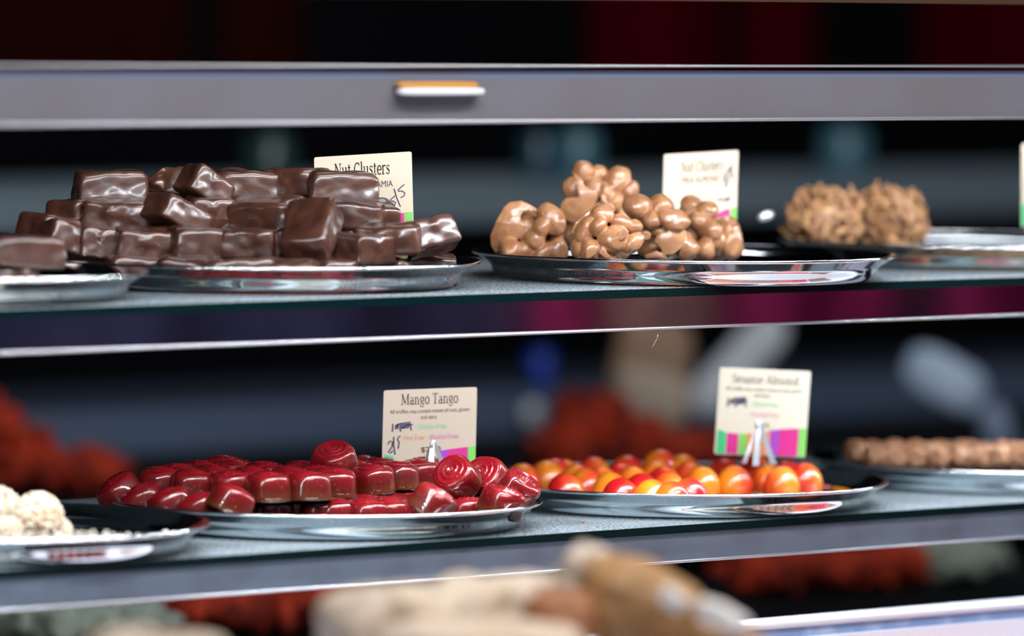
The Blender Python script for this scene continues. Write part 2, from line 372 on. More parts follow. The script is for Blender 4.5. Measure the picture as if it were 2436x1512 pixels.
# ------------------------------------------------------------------ dark chocolate blocks
def block_mesh(seed, L=0.040, D=0.028, Hh=0.0175, broken=False):
    rg = random.Random(seed)
    vs, fs = grid_box(22, L / 2, D / 2, Hh / 2, rg.uniform(6.5, 9.5))
    off = V((seed * 3.1, seed * 1.7, 0))
    bumps = []
    for _ in range(9):
        side = rg.choice('xXyYYyYy')
        a, b = rg.uniform(-.8, .8), rg.uniform(-.85, .6)
        c = {'x': V((-L / 2, a * D / 2, b * Hh / 2)), 'X': V((L / 2, a * D / 2, b * Hh / 2)), 'y': V((a * L / 2, -D / 2, b * Hh / 2)), 'Y': V((a * L / 2, D / 2, b * Hh / 2))}[side]
        bumps.append((c, rg.uniform(.0022, .005), rg.uniform(-.0012, .0019)))
    out = []
    for v in vs:
        d = V((v.x / (L / 2), v.y / (D / 2), v.z / (Hh / 2))); n = d.normalized()
        q = v.copy()
        q += n * (0.0011 * noise.noise(v * 60 + off) + 0.0006 * noise.noise(v * 170 + off))
        for c, r, a in bumps: q += n * a * exp(-((v - c).length / r) ** 2)
        t = v.z / Hh + 0.5
        q.x *= 1 + 0.06 * (0.5 - t); q.y *= 1 + 0.06 * (0.5 - t)
        if t < 0.2:                                  # chocolate skirt at the foot
            k = (0.2 - t) / 0.2 * (0.5 + 0.5 * noise.noise(v * 130 + off)); q.x *= 1 + .05 * k; q.y *= 1 + .07 * k
        q.z += 0.0012 * noise.noise(V((v.x, v.y, 0)) * 70 + off) * t
        if broken and v.x > L * 0.18:
            q.z -= (0.55 + 0.35 * noise.noise(v * 220 + off)) * (v.x - L * .18) * t * 1.2
            q.y += 0.003 * noise.noise(v * 160 + off)
        out.append(q)
    m = mesh('chocolate_block', out, fs); m.materials.append(M_choc); return m
BL = [block_mesh(s) for s in range(1, 7)] + [block_mesh(8, broken=True), block_mesh(9, L=.044, D=.03, Hh=.0185), block_mesh(11, L=.03, D=.026, Hh=.019)]
# (px, py, layer, mesh, yaw, tilt, roll, depth shift mm, label)
G2 = 'dark chocolate blocks piled on the tray'
blocks = [
 (265, 443, 3, 7, 6, 0, 0, 0, 'dark chocolate block with nut bumps, at the left end of the top row'),
 (421, 436, 3, 6, 170, -8, 4, 12, 'broken dark chocolate block with white glint, behind the upturned one'),
 (488, 446, 3, 8, 30, -20, 24, -8, 'upturned dark chocolate block leaning with a bright white edge'),
 (585, 441, 3, 3, 14, 0, 2, 6, 'dark chocolate block in the top row right of the upturned one'),
 (700, 434, 3, 4, -18, 0, -4, 8, 'dark chocolate block in the top row just left of the paper card'),
 (815, 444, 3, 7, 5, 2, 3, -4, 'shiny dark chocolate block covering part of the Nut Clusters lettering'),
 (192, 508, 2, 0, 60, 0, 0, 14, 'shadowed dark chocolate block at the left end of the middle row'),
 (282, 512, 2, 1, -6, 0, 2, 0, 'dark chocolate block directly under the top left block'),
 (372, 506, 2, 2, 12, 0, -6, 14, 'dark chocolate block half hidden behind the peaked middle block'),
 (428, 520, 2, 4, 38, -16, 20, -10, 'dark chocolate block tipped on edge, peaked in the middle row'),
 (500, 503, 2, 8, 12, 0, 0, 6, 'short dark chocolate block right of the peaked one'),
 (632, 506, 2, 7, -28, 3, -3, -2, 'wide flat dark chocolate block in the centre of the middle row'),
 (738, 546, 1, 7, 62, 38, -24, -16, 'large pale-shining dark block standing tilted at front of the pile'),
 (832, 512, 2, 3, -8, 0, 3, 2, 'dark chocolate block below the shiny one, in front of the card'),
 (886, 516, 2, 8, 30, 10, 10, 14, 'small broken dark block with white glint beside the card stripe'),
 (130, 543, 1, 0, 48, 0, 6, 16, 'dark chocolate block at the far left rear of the lower row'),
 (160, 571, 1, 5, 40, -10, 14, -2, 'tilted dark block at the left end of the lower row'),
 (240, 578, 1, 8, 8, 0, 2, 0, 'short dark block, second from left in the lower row'),
 (350, 580, 1, 1, 10, 2, 4, -4, 'dark block with a glinting nut, third from left in lower row'),
 (476, 578, 1, 3, 22, 0, 0, -4, 'dark block with pale top edge, fourth from left in lower row'),
 (592, 576, 1, 4, -4, 0, 1, -2, 'dark block joined to the right of the fourth lower one'),
 (866, 590, 1, 8, 40, 4, 4, -12, 'short greyish dark block in front of the card, right of the tilted one'),
 (930, 568, 1, 1, -24, 0, -3, 4, 'greyish dark block below the magenta card stripe'),
 (1026, 562, 1, 8, 28, -14, -18, 10, 'dark block tilted up at the right end of the pile'),
 (1005, 617, 0, 3, 4, 0, 0, 0, 'low dark block lying on the tray at the right, behind the rim'),
 (570, 624, 0, 4, 8, 0, 0, -6, 'low dark block just behind the tray rim below the fourth lower block'),
 (676, 622, 0, 1, -10, 0, 0, -6, 'low dark block just behind the tray rim below the tilted block'),
 (790, 616, 0, 5, 50, 0, 0, 6, 'low shadowed dark block behind the rim, left of the greyish block'),
 (450, 628, 0, 0, 3, 0, 0, 0, 'low dark block barely showing behind the rim, left centre'),
 (330, 630, 0, 2, 12, 0, 0, 0, 'low dark block barely showing behind the rim below the glinting nut'),
 (900, 622, 0, 0, -5, 0, 0, 20, 'low dark block in shade under the greyish blocks'),
 (220, 628, 0, 4, 20, 0, 0, 14, 'low dark block barely showing at the left behind the rim'),
]
t2, d2 = TR['T2']
for px, py, k, mi, yaw, ti, ro, sh, lab in blocks:
    z = ZU + 0.0015 + 0.0092 + 0.0182 * k
    p = pd(px, py, d2 + (-.075, -.045, -.022, .0)[k] + sh / 1000)
    if k == 0:
        lat = (px - 618) / F * d2; dp = d2 - sqrt(max(.0, .100 ** 2 - lat ** 2)) + .012
        p = pd(px, py, dp + sh / 1000); p.z = z
    jr = random.Random(int(px)); o = obj('chocolate_block', BL[mi], M=basis(p, yaw + jr.uniform(-6, 6), ti + jr.uniform(-3, 5), ro + jr.uniform(-3, 3)) @ Matrix.Diagonal((jr.uniform(.92, 1.06), jr.uniform(.95, 1.05), jr.uniform(.94, 1.08), 1))); setp(o, lab, 'chocolate', G2)
# hidden blocks that carry the pile
for i, (dx, dyy, k) in enumerate([(-.07, .03, 0), (-.02, .03, 0), (.03, .03, 0), (.075, .02, 0), (-.045, .07, 0), (.01, .075, 0), (.055, .07, 0),
                                  (-.06, .045, 1), (-.012, .045, 1), (.035, .045, 1), (-.035, .05, 2), (.02, .05, 2)]):
    p = t2 + V((dx, 0, 0)).x * r0 + dyy * V((sin(psi), cos(psi), 0)); p.z = ZU + 0.0015 + 0.0092 + .0182 * k
    o = obj('chocolate_block', BL[i % 6], M=basis(p, random.Random(i).uniform(-12, 12))); setp(o, 'dark chocolate block buried at the back of the pile', 'chocolate', 'blocks buried in the pile')
# the block on the leftmost tray
t1, d1 = TR['T1']
p = pd(58, 598, d1 - 0.0); z = p.z
for k, (dx, lab) in enumerate([(0, 'pale-shining dark block on the leftmost tray of the upper shelf')]):
    o = obj('chocolate_block', BL[7], M=basis(p, 22, 0, 3)); setp(o, lab, 'chocolate', 'blocks on the leftmost tray')
n = 0
zlo = ZU + .0015 + .009
while zlo < p.z - .012:
    q = p.copy(); q.z = zlo; q -= r0 * .012
    o = obj('chocolate_block', BL[n % 6], M=basis(q, 15 * n)); setp(o, 'dark block under the pale-shining one on the leftmost tray', 'chocolate', 'blocks on the leftmost tray')
    zlo += .0182; n += 1

# ------------------------------------------------------------------ milk chocolate nut clusters
t3, d3 = TR['T3']
def cluster(label, d, nuts, plates=(), core=(), seed=0):
    """nuts: (px, py, rx, ry, dz mm towards back); plates: polygon outlines in picture pixels with thickness"""
    rg = random.Random(seed); s = d / F; parts = []
    cx = sum(n[0] for n in nuts) / len(nuts); cy = max(n[1] + n[3] for n in nuts)
    base = pd(cx, cy, d)
    back = V((sin(psi), cos(psi), 0))
    def loc(px, py, dz): return pd(px, py, d) + back * (dz / 1000) - base
    Rm = Matrix((rr, back, uu)).transposed()
    for px, py, rx, ry, dz in nuts:
        ang = rg.uniform(-.5, .5)
        ang *= 1.6; rx *= rg.uniform(.92, 1.08); ry *= rg.uniform(.92, 1.08); R = Rm @ Matrix.Rotation(ang, 3, 'Y') @ Matrix.Rotation(rg.uniform(-.4, .4), 3, 'X')
        c = loc(px, py, dz)
        rx *= 1.13; ry *= 1.1; vs, fs = ellipsoid((0, 0, 0), (rx * s, (rx + ry) * .5 * s, ry * s), 20, 14)
        tip = V((rg.uniform(-1, 1), rg.uniform(-1, .2), rg.uniform(-1, 1))).normalized()
        o2 = []
        for v in vs:
            n_ = v.normalized(); k = max(0, n_.dot(tip)) ** 6
            v2 = v * (1 + .30 * k + .13 * noise.noise(v * 150 + V((px, py, 0))) + .05 * noise.noise(v * 420 + V((py, px, 0))))
            o2.append(R @ v2 + c)
        parts.append((o2, fs))
    for px, py, rx, ry, dz in core:
        vs, fs = ellipsoid((0, 0, 0), (rx * s, min(rx, ry) * s, ry * s), 18, 12)
        parts.append(([Rm @ (v * (1 + .1 * noise.noise(v * 90))) + loc(px, py, dz) for v in vs], fs))
    for poly, dz, th, curve in plates:                # curved broken shells of chocolate
        n = len(poly); mx = sum(p[0] for p in poly) / n; my = sum(p[1] for p in poly) / n
        rad = max(hypot(p[0] - mx, p[1] - my) for p in poly)
        vs, fs = [], []
        rings = [0, .35, .7, 1.0]
        for side in (0, 1):
            for q in rings:
                for p in poly:
                    x = mx + (p[0] - mx) * q; y = my + (p[1] - my) * q
                    vs.append(loc(x, y, dz + curve * (hypot(x - mx, y - my) / rad) ** 2) + back * (side * th / 1000))
        m4 = len(rings)
        for side in (0, 1):
            o_ = side * m4 * n
            for a in range(m4 - 1):
                for k in range(n):
                    f = (o_ + a * n + k, o_ + a * n + (k + 1) % n, o_ + (a + 1) * n + (k + 1) % n, o_ + (a + 1) * n + k)
                    fs.append(f if side else f[::-1])
        for k in range(n):
            a, b = (m4 - 1) * n + k, (m4 - 1) * n + (k + 1) % n
            fs.append((a, b, b + m4 * n, a + m4 * n)[::-1])
        parts.append((vs, fs))
    vs, fs = join(parts)
    me = remesh(vs, fs, 0.0005, 5, 'nut_cluster'); me.materials.append(M_milk)
    o = obj('nut_cluster', me, loc=base); setp(o, label, 'chocolate', 'milk chocolate nut clusters'); return o
dC = d3 - 0.05
cluster('milk chocolate cluster with a big smooth shell, leftmost on its tray', dC + .01,
  [(1312, 522, 27, 36, -4), (1287, 540, 20, 32, -10), (1272, 566, 22, 24, -9), (1215, 592, 24, 26, -8), (1253, 590, 27, 22, -6), (1290, 602, 30, 20, -8), (1325, 596, 24, 26, -5), (1320, 560, 16, 14, 2)],
  [([(1168, 585), (1166, 560), (1180, 525), (1198, 492), (1212, 480), (1240, 476), (1262, 486), (1285, 500), (1292, 506), (1268, 502), (1246, 498), (1238, 512), (1236, 525), (1256, 538), (1262, 552), (1248, 566), (1215, 570), (1200, 574), (1186, 600), (1178, 600)], -9, 3.0, 9)],
  [(1240, 548, 62, 55, 12), (1270, 580, 62, 36, 10)], 1)
cluster('tallest milk chocolate cluster at the back, with nuts heaped on top', dC + .075,
  [(1386, 406, 21, 24, 0), (1425, 412, 19, 19, 4), (1470, 428, 27, 30, 0), (1497, 454, 21, 21, -3), (1443, 458, 19, 25, -6), (1362, 452, 21, 27, 2), (1410, 450, 24, 26, -2), (1460, 482, 20, 20, -6), (1430, 500, 24, 26, 2), (1482, 515, 22, 22, 0), (1380, 520, 26, 26, 2)],
  [([(1357, 405), (1368, 412), (1385, 424), (1390, 440), (1402, 448), (1415, 452), (1422, 466), (1416, 485), (1400, 505), (1385, 525), (1365, 530), (1345, 522), (1331, 500), (1334, 482), (1346, 470), (1366, 468), (1378, 470), (1374, 450), (1374, 430), (1366, 416)], -13, 2.2, 5),
   ([(1428, 460), (1436, 466), (1450, 485), (1466, 500), (1458, 500), (1440, 488), (1430, 475)], -13, 1.6, 0)],
  [(1425, 470, 62, 55, 10), (1400, 545, 70, 60, 10), (1455, 560, 60, 50, 10)], 2)
cluster('glossy bright milk chocolate cluster at the front centre of its tray', dC - .035,
  [(1432, 508, 26, 22, -2), (1424, 538, 18, 24, -9), (1392, 552, 24, 30, -2), (1408, 592, 22, 24, -8), (1462, 568, 30, 30, -9), (1506, 576, 17, 32, -10), (1478, 534, 24, 22, -2), (1446, 606, 36, 16, -4), (1384, 584, 20, 28, 0), (1508, 540, 20, 20, 0)],
  [([(1358, 552), (1366, 530), (1390, 508), (1415, 486), (1425, 481), (1420, 496), (1400, 518), (1376, 545), (1366, 560)], -4, 2.0, 2),
   ([(1392, 590), (1400, 580), (1415, 578), (1424, 588), (1416, 602), (1404, 612), (1392, 612)], -17, 1.5, 1),
   ([(1430, 584), (1440, 592), (1452, 610), (1440, 612), (1424, 600)], -15, 1.4, 0),
   ([(1470, 552), (1486, 540), (1496, 548), (1490, 562), (1476, 570), (1468, 562)], -18, 1.4, 0)],
  [(1440, 560, 62, 52, 10), (1440, 595, 68, 30, 8)], 3)
cluster('milk chocolate cluster with large round nuts, right of the glossy one', dC + .01,
  [(1518, 493, 31, 28, -2), (1574, 488, 27, 24, 2), (1551, 521, 21, 20, -6), (1604, 523, 32, 23, -8), (1524, 532, 20, 18, 2), (1628, 585, 24, 36, -2), (1570, 545, 26, 22, 0), (1600, 575, 30, 30, -2)],
  [([(1560, 560), (1572, 550), (1600, 547), (1632, 548), (1628, 570), (1618, 590), (1600, 604), (1580, 606), (1570, 590), (1556, 575)], -13, 2.0, 3),
   ([(1526, 548), (1542, 548), (1550, 556), (1544, 568), (1532, 570)], -9, 1.4, 0),
   ([(1532, 604), (1560, 594), (1580, 604), (1590, 614), (1534, 614)], -12, 1.6, 2)],
  [(1565, 545, 48, 50, 10), (1575, 590, 62, 30, 8)], 4)
cluster('shaded milk chocolate cluster in front of the second card, right end', dC + .065,
  [(1645, 488, 24, 20, 0), (1681, 500, 24, 22, -4), (1640, 512, 24, 24, -4), (1663, 525, 19, 26, -8), (1690, 547, 24, 24, -10), (1672, 590, 23, 23, -14), (1735, 562, 30, 48, 0), (1706, 572, 22, 30, -4), (1640, 560, 24, 28, 0), (1745, 592, 22, 28, 2)],
  [], [(1690, 560, 52, 46, 12), (1690, 595, 66, 26, 8)], 5)

# ------------------------------------------------------------------ flaky almond clusters
t4, d4 = TR['T4']
def flaky(label, px, py, w, hgt, d, seed):
    rg = random.Random(seed); s = d / F; parts = []
    a, b, c = w / 2 * s, w / 2 * s * .9, hgt / 2 * s
    parts.append(ellipsoid((0, 0, 0), (a * .8, b * .8, c * .86), 24, 16))
    for i in range(210):
        n = V((rg.gauss(0, 1), rg.gauss(0, 1), rg.gauss(0, 1))).normalized()
        q = V((max(-1, min(1, n.x * 1.18)) * a, n.y * b, max(-1, min(1, n.z * 1.2)) * c)) * rg.uniform(.80, 1.0)
        t = n.orthogonal(); t.rotate(Matrix.Rotation(rg.uniform(0, 6.28), 3, n)); t = (t + n * rg.uniform(-.6, .6)).normalized()
        e = n.cross(t).normalized(); f = t.cross(e)
        R = Matrix((t, e, f)).transposed()
        L = rg.uniform(.0045, .009)
        parts.append(ellipsoid(q, (L, rg.uniform(.0018, .0032), rg.uniform(.0011, .0018)), 8, 6, R))
    vs, fs = join(parts)
    me = mesh('flaky_cluster', vs, fs); me.materials.append(M_flake)
    o = obj('flaky_cluster', me, M=basis(pd(px, py, d), rg.uniform(0, 360))); setp(o, label, 'chocolate', 'flaky almond clusters')
flaky('rounded flaky almond chocolate cluster, left of the pair at right', 1962, 518, 178, 140, d4 - .02, 1)
flaky('ragged flaky almond chocolate cluster, right of the pair', 2118, 518, 160, 142, d4 + .0, 2)

# ------------------------------------------------------------------ seed coated balls
t5, d5 = TR['T5']
def seed_ball(seed, R=.0135):
    rg = random.Random(seed)
    core = mesh('seed_ball', *ellipsoid((0, 0, 0), (R, R, R * .96), 32, 20)); core.materials.append(M_seed_core)
    parts = []
    for i in range(620):
        n = V((rg.gauss(0, 1), rg.gauss(0, 1), rg.gauss(0, 1))).normalized()
        t = n.orthogonal(); t.rotate(Matrix.Rotation(rg.uniform(0, 6.28), 3, n)); t = (t + n * rg.uniform(-.5, .5)).normalized(); e = n.cross(t).normalized()
        parts.append(ellipsoid(n * (R + rg.uniform(-.0004, .0006)), (rg.uniform(.0014, .002), .0009, .0006), 7, 5, Matrix((t, e, t.cross(e))).transposed()))
    co = mesh('sesame_coating', *join(parts)); co.materials.append(M_seed)
    return core, co
cores = [seed_ball(1), seed_ball(2)]
def ball(px, py, d, scl, v, label):
    o = obj('seed_ball', cores[v][0], M=basis(pd(px, py, d), v * 70) @ Matrix.Scale(scl, 4)); obj('sesame_coating', cores[v][1], parent=o)
    setp(o, label, 'truffle', 'seed-coated balls'); return o
ball(89, 1231, d5 - .03, 1.06, 0, 'pale sesame-coated ball in full view on the left tray')
ball(-8, 1216, d5 - .01, 1.05, 1, 'sesame-coated ball cut off by the left edge of the picture')
ball(20, 1262, d5 - .055, .6, 0, 'small sesame ball low in front of the cut-off one')
ball(140, 1262, d5 - .02, .55, 1, 'small brownish seed lump low behind the full sesame ball')
ball(60, 1268, d5 - .02, .5, 1, 'small brownish seed lump between the two large sesame balls')
rg = random.Random(5); parts = []
for i in range(520):                                   # loose seeds inside the front rim
    a = rg.gauss(-pi / 2 - psi + .25, .40); q = rg.uniform(.106, .127)
    zz_ = .0045 + max(0, q - .112) * .72 + rg.random() * .006 * max(0, 1 - abs(a + pi / 2 + psi - .45) / 1.0)
    parts.append(ellipsoid((q * cos(a), q * sin(a), zz_), (.0017, .0011, .0009), 6, 4, rndrot(rg)))
o = obj('loose_sesame_seeds', join(parts), M_crumb, loc=t5); setp(o, 'white sesame seeds scattered inside the rim of the left tray', 'seeds', kind='stuff')

# ------------------------------------------------------------------ red swirl truffles
def truffle_meshes():
    R = .0142; Hh = .0190
    prof = [(0, .0004), (R * .985, .0004), (R, .0010), (R * .985, .004), (R * .965, .008), (R * .945, .0115), (R * .925, .0138), (R * .895, .0154), (R * .85, .0167), (R * .78, .0177), (R * .68, .0183), (0, .0182)]
    # facetted side with soft ridges
    vs, fs = lathe(prof, 72)
    out = []
    for v in vs:
        a = atan2(v.y, v.x); r = hypot(v.x, v.y)
        k = 1 + .045 * cos(4 * a + .4) * min(1, r / R) ** 2
        out.append(V((v.x * k, v.y * k, v.z)))
    body = mesh('swirl_truffle', out, fs); body.materials.append(M_truffle)
    vs, fs = [], []
    nr, ns = 44, 72; Rt = R * .80
    for i in range(nr + 1):
        q = i / nr
        for k in range(ns):
            a = 2 * pi * k / ns
            sp = (q * 3.4 - a / (2 * pi)) % 1.0                       # coiled ribbon
            hgt = .0176 + .0013 * (1 - q ** 2) + .0012 * (sp ** 1.6) * (1 if q > .06 else q / .06) * (1 - q ** 8)
            rr_ = Rt * q * (1 + .03 * sin(3 * a + 4 * q))
            vs.append(V((rr_ * cos(a), rr_ * sin(a), hgt)))
    for i in range(nr):
        for k in range(ns):
            k2 = (k + 1) % ns
            fs.append((i * ns + k, (i + 1) * ns + k, (i + 1) * ns + k2, i * ns + k2))
    top = mesh('swirl_top', vs, fs); top.materials.append(M_truffle)
    ft = mesh('dark_foot', *lathe([(0, 0), (R * .99, 0), (R * 1.01, .0004), (R * 1.0, .0009), (0, .0009)], 48)); ft.materials.append(M_truffle_base)
    for m_ in (body, top, ft):
        for v in m_.vertices: v.co.z *= 0.885
    return body, top, ft
TF = truffle_meshes()
G6 = 'red swirl truffles on the lower tray'
t6, d6 = TR['T6']
zf = ZL + .0016
back = V((sin(psi), cos(psi), 0))
def truffle(M, label, group=G6):
    o = obj('swirl_truffle', TF[0], M=M); obj('swirl_top', TF[1], parent=o); obj('dark_foot', TF[2], parent=o)
    setp(o, label, 'truffle', group); return o
def relax(pts, dmin, fixed=(), it=60):
    for _ in range(it):
        for i in range(len(pts)):
            for j in range(len(pts)):
                if i != j:
                    d = pts[i] - pts[j]; d.z = 0; L = d.length
                    if 1e-9 < L < dmin: pts[i] += d.normalized() * (dmin - L) * .25; pts[j] -= d.normalized() * (dmin - L) * .25
    return pts
ORD = ['first', 'second', 'third', 'fourth', 'fifth', 'sixth', 'seventh', 'eighth', 'ninth', 'tenth', 'eleventh', 'twelfth']
up = [('front', [(385, 1110), (470, 1116), (558, 1119), (640, 1122), (715, 1122), (795, 1112), (885, 1104), (945, 1098), (985, 1092), (1006, 1086)]),
      ('middle', [(432, 1103), (510, 1107), (600, 1110), (680, 1110), (752, 1103), (832, 1095), (905, 1089)]),
      ('back', [(490, 1096), (548, 1093), (640, 1098), (718, 1098), (790, 1091), (872, 1085)])]
pts, labs = [], []
for row, l in up:
    for i, (x, y) in enumerate(l):
        pts.append(pz(x, y, zf + .0344)); labs.append('red swirl truffle in the upper layer, %s row, %s from left' % (row, ORD[i]))
relax(pts, .0245, it=25)
for i, (p, lab) in enumerate(zip(pts, labs)):
    p.z = zf + .0171; rg = random.Random(i)
    truffle(basis(p, rg.uniform(0, 360), rg.uniform(-5, 5), rg.uniform(-5, 5)), lab)
def truffle_c(cx, cy, d, yaw, tilt, roll, lab):
    """placed by the picture point of the middle of the body"""
    M = basis(pd(cx, cy, d), yaw, tilt, roll); truffle(M @ Matrix.Translation((0, 0, -.0087)), lab)
def truffle_f(x, y, yaw, lab):
    """standing on the tray, placed by its top"""
    p = pz(x, y, zf + .0172); p.z = zf; truffle(basis(p, yaw), lab)
truffle_c(537, 1118, d6 + .045, 40, 2, 4, 'red swirl truffle poking above the back row at the left')
truffle_c(794, 1092, d6 + .012, 100, 26, -8, 'topmost red swirl truffle, lying alone on the upper layer')
for i, (x, y, ti, ro, lab, dd) in enumerate([
  (282, 1168, 8, -38, 'red truffle tipped on its side at the far left of the tray', -.035), (340, 1186, 4, -26, 'low red truffle beside the far left one', -.05), (402, 1196, 2, -20, 'low red truffle, third from left along the tray edge', -.062), (472, 1208, 0, -16, 'low pale-shining red truffle behind the neighbouring tray rim', -.072),
  (553, 1190, -6, 26, 'large red truffle leaning right at the front left of the tray', -.092), (1034, 1194, 0, 32, 'steeply tipped dark red truffle at the front right of the tray', -.085),
  (1083, 1134, 46, -30, 'tipped red truffle showing its swirl, left one of the pair', -.012), (1156, 1136, 46, -30, 'tipped red truffle showing its swirl, right one of the pair', .004), (1236, 1160, 14, 36, 'big red truffle tipped outward against the right rim', -.012), (1196, 1192, 4, 16, 'low dark red truffle left below the outward tipped one', -.036)]):
    truffle_c(x, y, d6 + dd, 40 * i, ti, ro, lab)
for i, (x, y, lab) in enumerate([
  (640, 1186, 'red truffle half hidden right behind the large leaning one'), (690, 1184, 'low front truffle, first right of the large leaning one'), (800, 1187, 'low front truffle near the middle of the tray rim'), (925, 1186, 'low front truffle left of the steeply tipped one'),
  (745, 1176, 'small patch of red truffle behind the low front row'), (866, 1177, 'red truffle half hidden behind the low front row, right of centre'), (985, 1174, 'red truffle just behind the steeply tipped one'),
  (1112, 1182, 'low dark red truffle at right front under the swirl pair'), (1160, 1176, 'low dark red truffle, right neighbour of the one under the swirl pair'), (1085, 1166, 'red truffle under the left of the swirl pair'), (1140, 1162, 'red truffle under the right of the swirl pair'), (1195, 1160, 'red truffle hidden under the rightmost heap')]):
    truffle_f(x, y, 37 * i, lab)
hid = []
for i in range(-4, 4):
    for j in range(-2, 4):
        q = t6 + r0 * (i * .0275 + (j % 2) * .0137) + back * (j * .0245 + .005)
        if (q - t6).length < .098 and not (i > 1 and j < 2): hid.append(q)
for i, q in enumerate(hid):
    q.z = zf; truffle(basis(q, 33 * i), 'red swirl truffle of the lower layer, buried under the upper one', 'buried red truffles')

# ------------------------------------------------------------------ orange and red domes
def dome_mesh():
    R, Hh = .0120, .0205
    pr = [(0, .0012), (R * .96, .0012), (R, .003), (R * 1.01, .006)]
    for i in range(1, 15):
        a = pi / 2 * i / 14; pr.append((R * 1.01 * cos(a) if i < 14 else 0, .006 + (Hh - .006) * sin(a)))
    b = mesh('glossy_dome', *lathe(pr, 48)); b.materials.append(M_dome)
    f = mesh('cream_foot', *lathe([(0, 0), (R * 1.0, 0), (R * 1.04, .0006), (R * .99, .0014), (0, .0014)], 40)); f.materials.append(M_foot)
    return b, f
DM = dome_mesh()
t7, d7 = TR['T7']
G7 = 'glossy orange and red domes'
domes = [  # apex px, py, yaw, tilt, roll, label
 (1190, 1104, 0, 0, 0, 'orange dome at the far left rear of the tray'), (1243, 1091, 60, 0, 0, 'red dome at the left rear, above the yellow-orange one'), (1318, 1095, 200, 0, 0, 'orange dome in the rear row behind the yellow-orange dome'), (1382, 1088, 170, 0, 0, 'orange dome in the rear row, fourth from left'),
 (1465, 1084, 20, 0, 0, 'red dome in the rear row left of the tallest'), (1541, 1070, 10, 0, 0, 'tallest red-orange dome, at the top of the rear row'), (1627, 1082, 30, 0, 0, 'red-orange dome right of the tallest one'), (1727, 1092, 45, 0, 0, 'red-orange dome left of the second clip'), (1803, 1097, 10, 0, 0, 'red dome at the foot of the clip'), (1884, 1086, 200, 0, 0, 'bright orange dome in the rear row right of the clip'),
 (1296, 1097, 185, 0, 6, 'large yellow-orange dome at the front left of the tray'), (1392, 1117, 330, 0, 4, 'pink-red dome with a cream foot, right of the yellow-orange one'), (1372, 1106, 20, 0, 0, 'red dome half hidden behind the pink-red one'), (1430, 1112, 180, 0, 0, 'orange dome behind the pink-red one on the right'), (1475, 1104, 190, 0, 0, 'orange-red dome in the middle row below the rear red one'), (1510, 1112, 160, 0, 0, 'orange dome in the middle row under the tallest'), (1560, 1098, 180, 0, 0, 'orange-red dome right under the tallest one'),
 (1575, 1112, 200, 0, 0, 'pale-shining orange dome in the middle row'), (1640, 1102, 175, 0, 0, 'orange dome in the middle row below the rear red-orange one'), (1670, 1112, 190, 0, 0, 'yellow-orange dome standing clear right of centre'), (1747, 1110, 20, 0, 0, 'bright red dome in the front right group'), (1825, 1104, 170, 0, 0, 'orange dome left behind the front pair at right'), (1860, 1112, 180, 0, 0, 'amber dome, left one of the front pair at right'), (1940, 1104, 190, 0, 0, 'amber dome at the right end of the tray'), (1915, 1098, 40, 0, 0, 'red-edged dome behind the rightmost amber one'),
 (1487, 1140, 200, 0, 0, 'low dome, leftmost behind the front rim'), (1540, 1142, 30, 0, 0, 'low red dome, second behind the front rim'), (1600, 1148, 15, 0, 0, 'low red dome, third behind the front rim'), (1640, 1140, 340, 0, 0, 'low red dome with a row of glints, rightmost behind the front rim'), (1520, 1128, 190, 0, 0, 'orange dome in second row behind the front rim, left'), (1585, 1126, 160, 0, 0, 'orange dome in second row behind the front rim, right'), (1462, 1126, 10, 0, 0, 'small-looking red dome right behind the pink-red one'), (1345, 1128, 180, 0, 0, 'orange sliver of dome between the yellow-orange and pink-red ones')]
pts = [pz(d[0], d[1], zf + .0195) for d in domes]
P0 = [p.copy() for p in pts]
relax(pts, .0205, it=30)
for i, (d, p) in enumerate(zip(domes, pts)):
    q = p - t7; q.z = 0
    dz = 0
    if q.length > .104: q = q.normalized() * .104
    q = t7 + q; q.z = zf
    tgt = pd(d[0], d[1], depth(q))                    # keep the apex where the picture has it
    lift = tgt.z - (zf + .0195)
    q.z += max(0, min(.018, lift))
    o = obj('glossy_dome', DM[0], M=basis(q, d[2], d[3], d[4])); obj('cream_foot', DM[1], parent=o)
    setp(o, d[5], 'truffle', G7)

# ------------------------------------------------------------------ small ridged brown chocolates
t8, d8 = TR['T8']
def ridged(seed):
    rg = random.Random(seed); vs, fs = grid_box(16, .009, .007, .0068, 3.0); out = []
    for v in vs:
        k = 1 + .13 * sin(v.x * 1500 + seed) + .25 * noise.noise(v * 220 + V((seed, 0, 0)))
        out.append(V((v.x * (1 + .1 * noise.noise(v * 100)), v.y * k, v.z * k)))
    m = mesh('ridged_chocolate', out, fs); m.materials.append(M_cocoa); return m
RC = [ridged(s) for s in range(4)]
n = 0
for layer, ylist in ((0, [1110, 1104, 1098, 1092]), (1, [1084, 1078, 1074])):
    for r_, y in enumerate(ylist):
        for i in range(11):
            x = 1945 + i * 50 + (r_ % 2) * 24 + layer * 34 + random.Random(i + 7 * r_).uniform(-9, 9)
            p = pz(x, y, zf + .006 + .0125 * layer)
            q = p - t8; q.z = 0
            if q.length > .108 or x > 2520: continue
            rg = random.Random(n)
            o = obj('ridged_chocolate', RC[n % 4], M=basis(V((p.x, p.y, zf + .0068 + .0118 * layer)), rg.uniform(-90, 90), rg.uniform(-25, 25), rg.uniform(-22, 22)))
            setp(o, 'small ridged brown chocolate, %s, %s row, %s from left' % ('upper layer' if layer else 'lower layer', ('front', 'second', 'third', 'rear')[r_], ORD[i]), 'chocolate', 'ridged brown chocolates'); n += 1

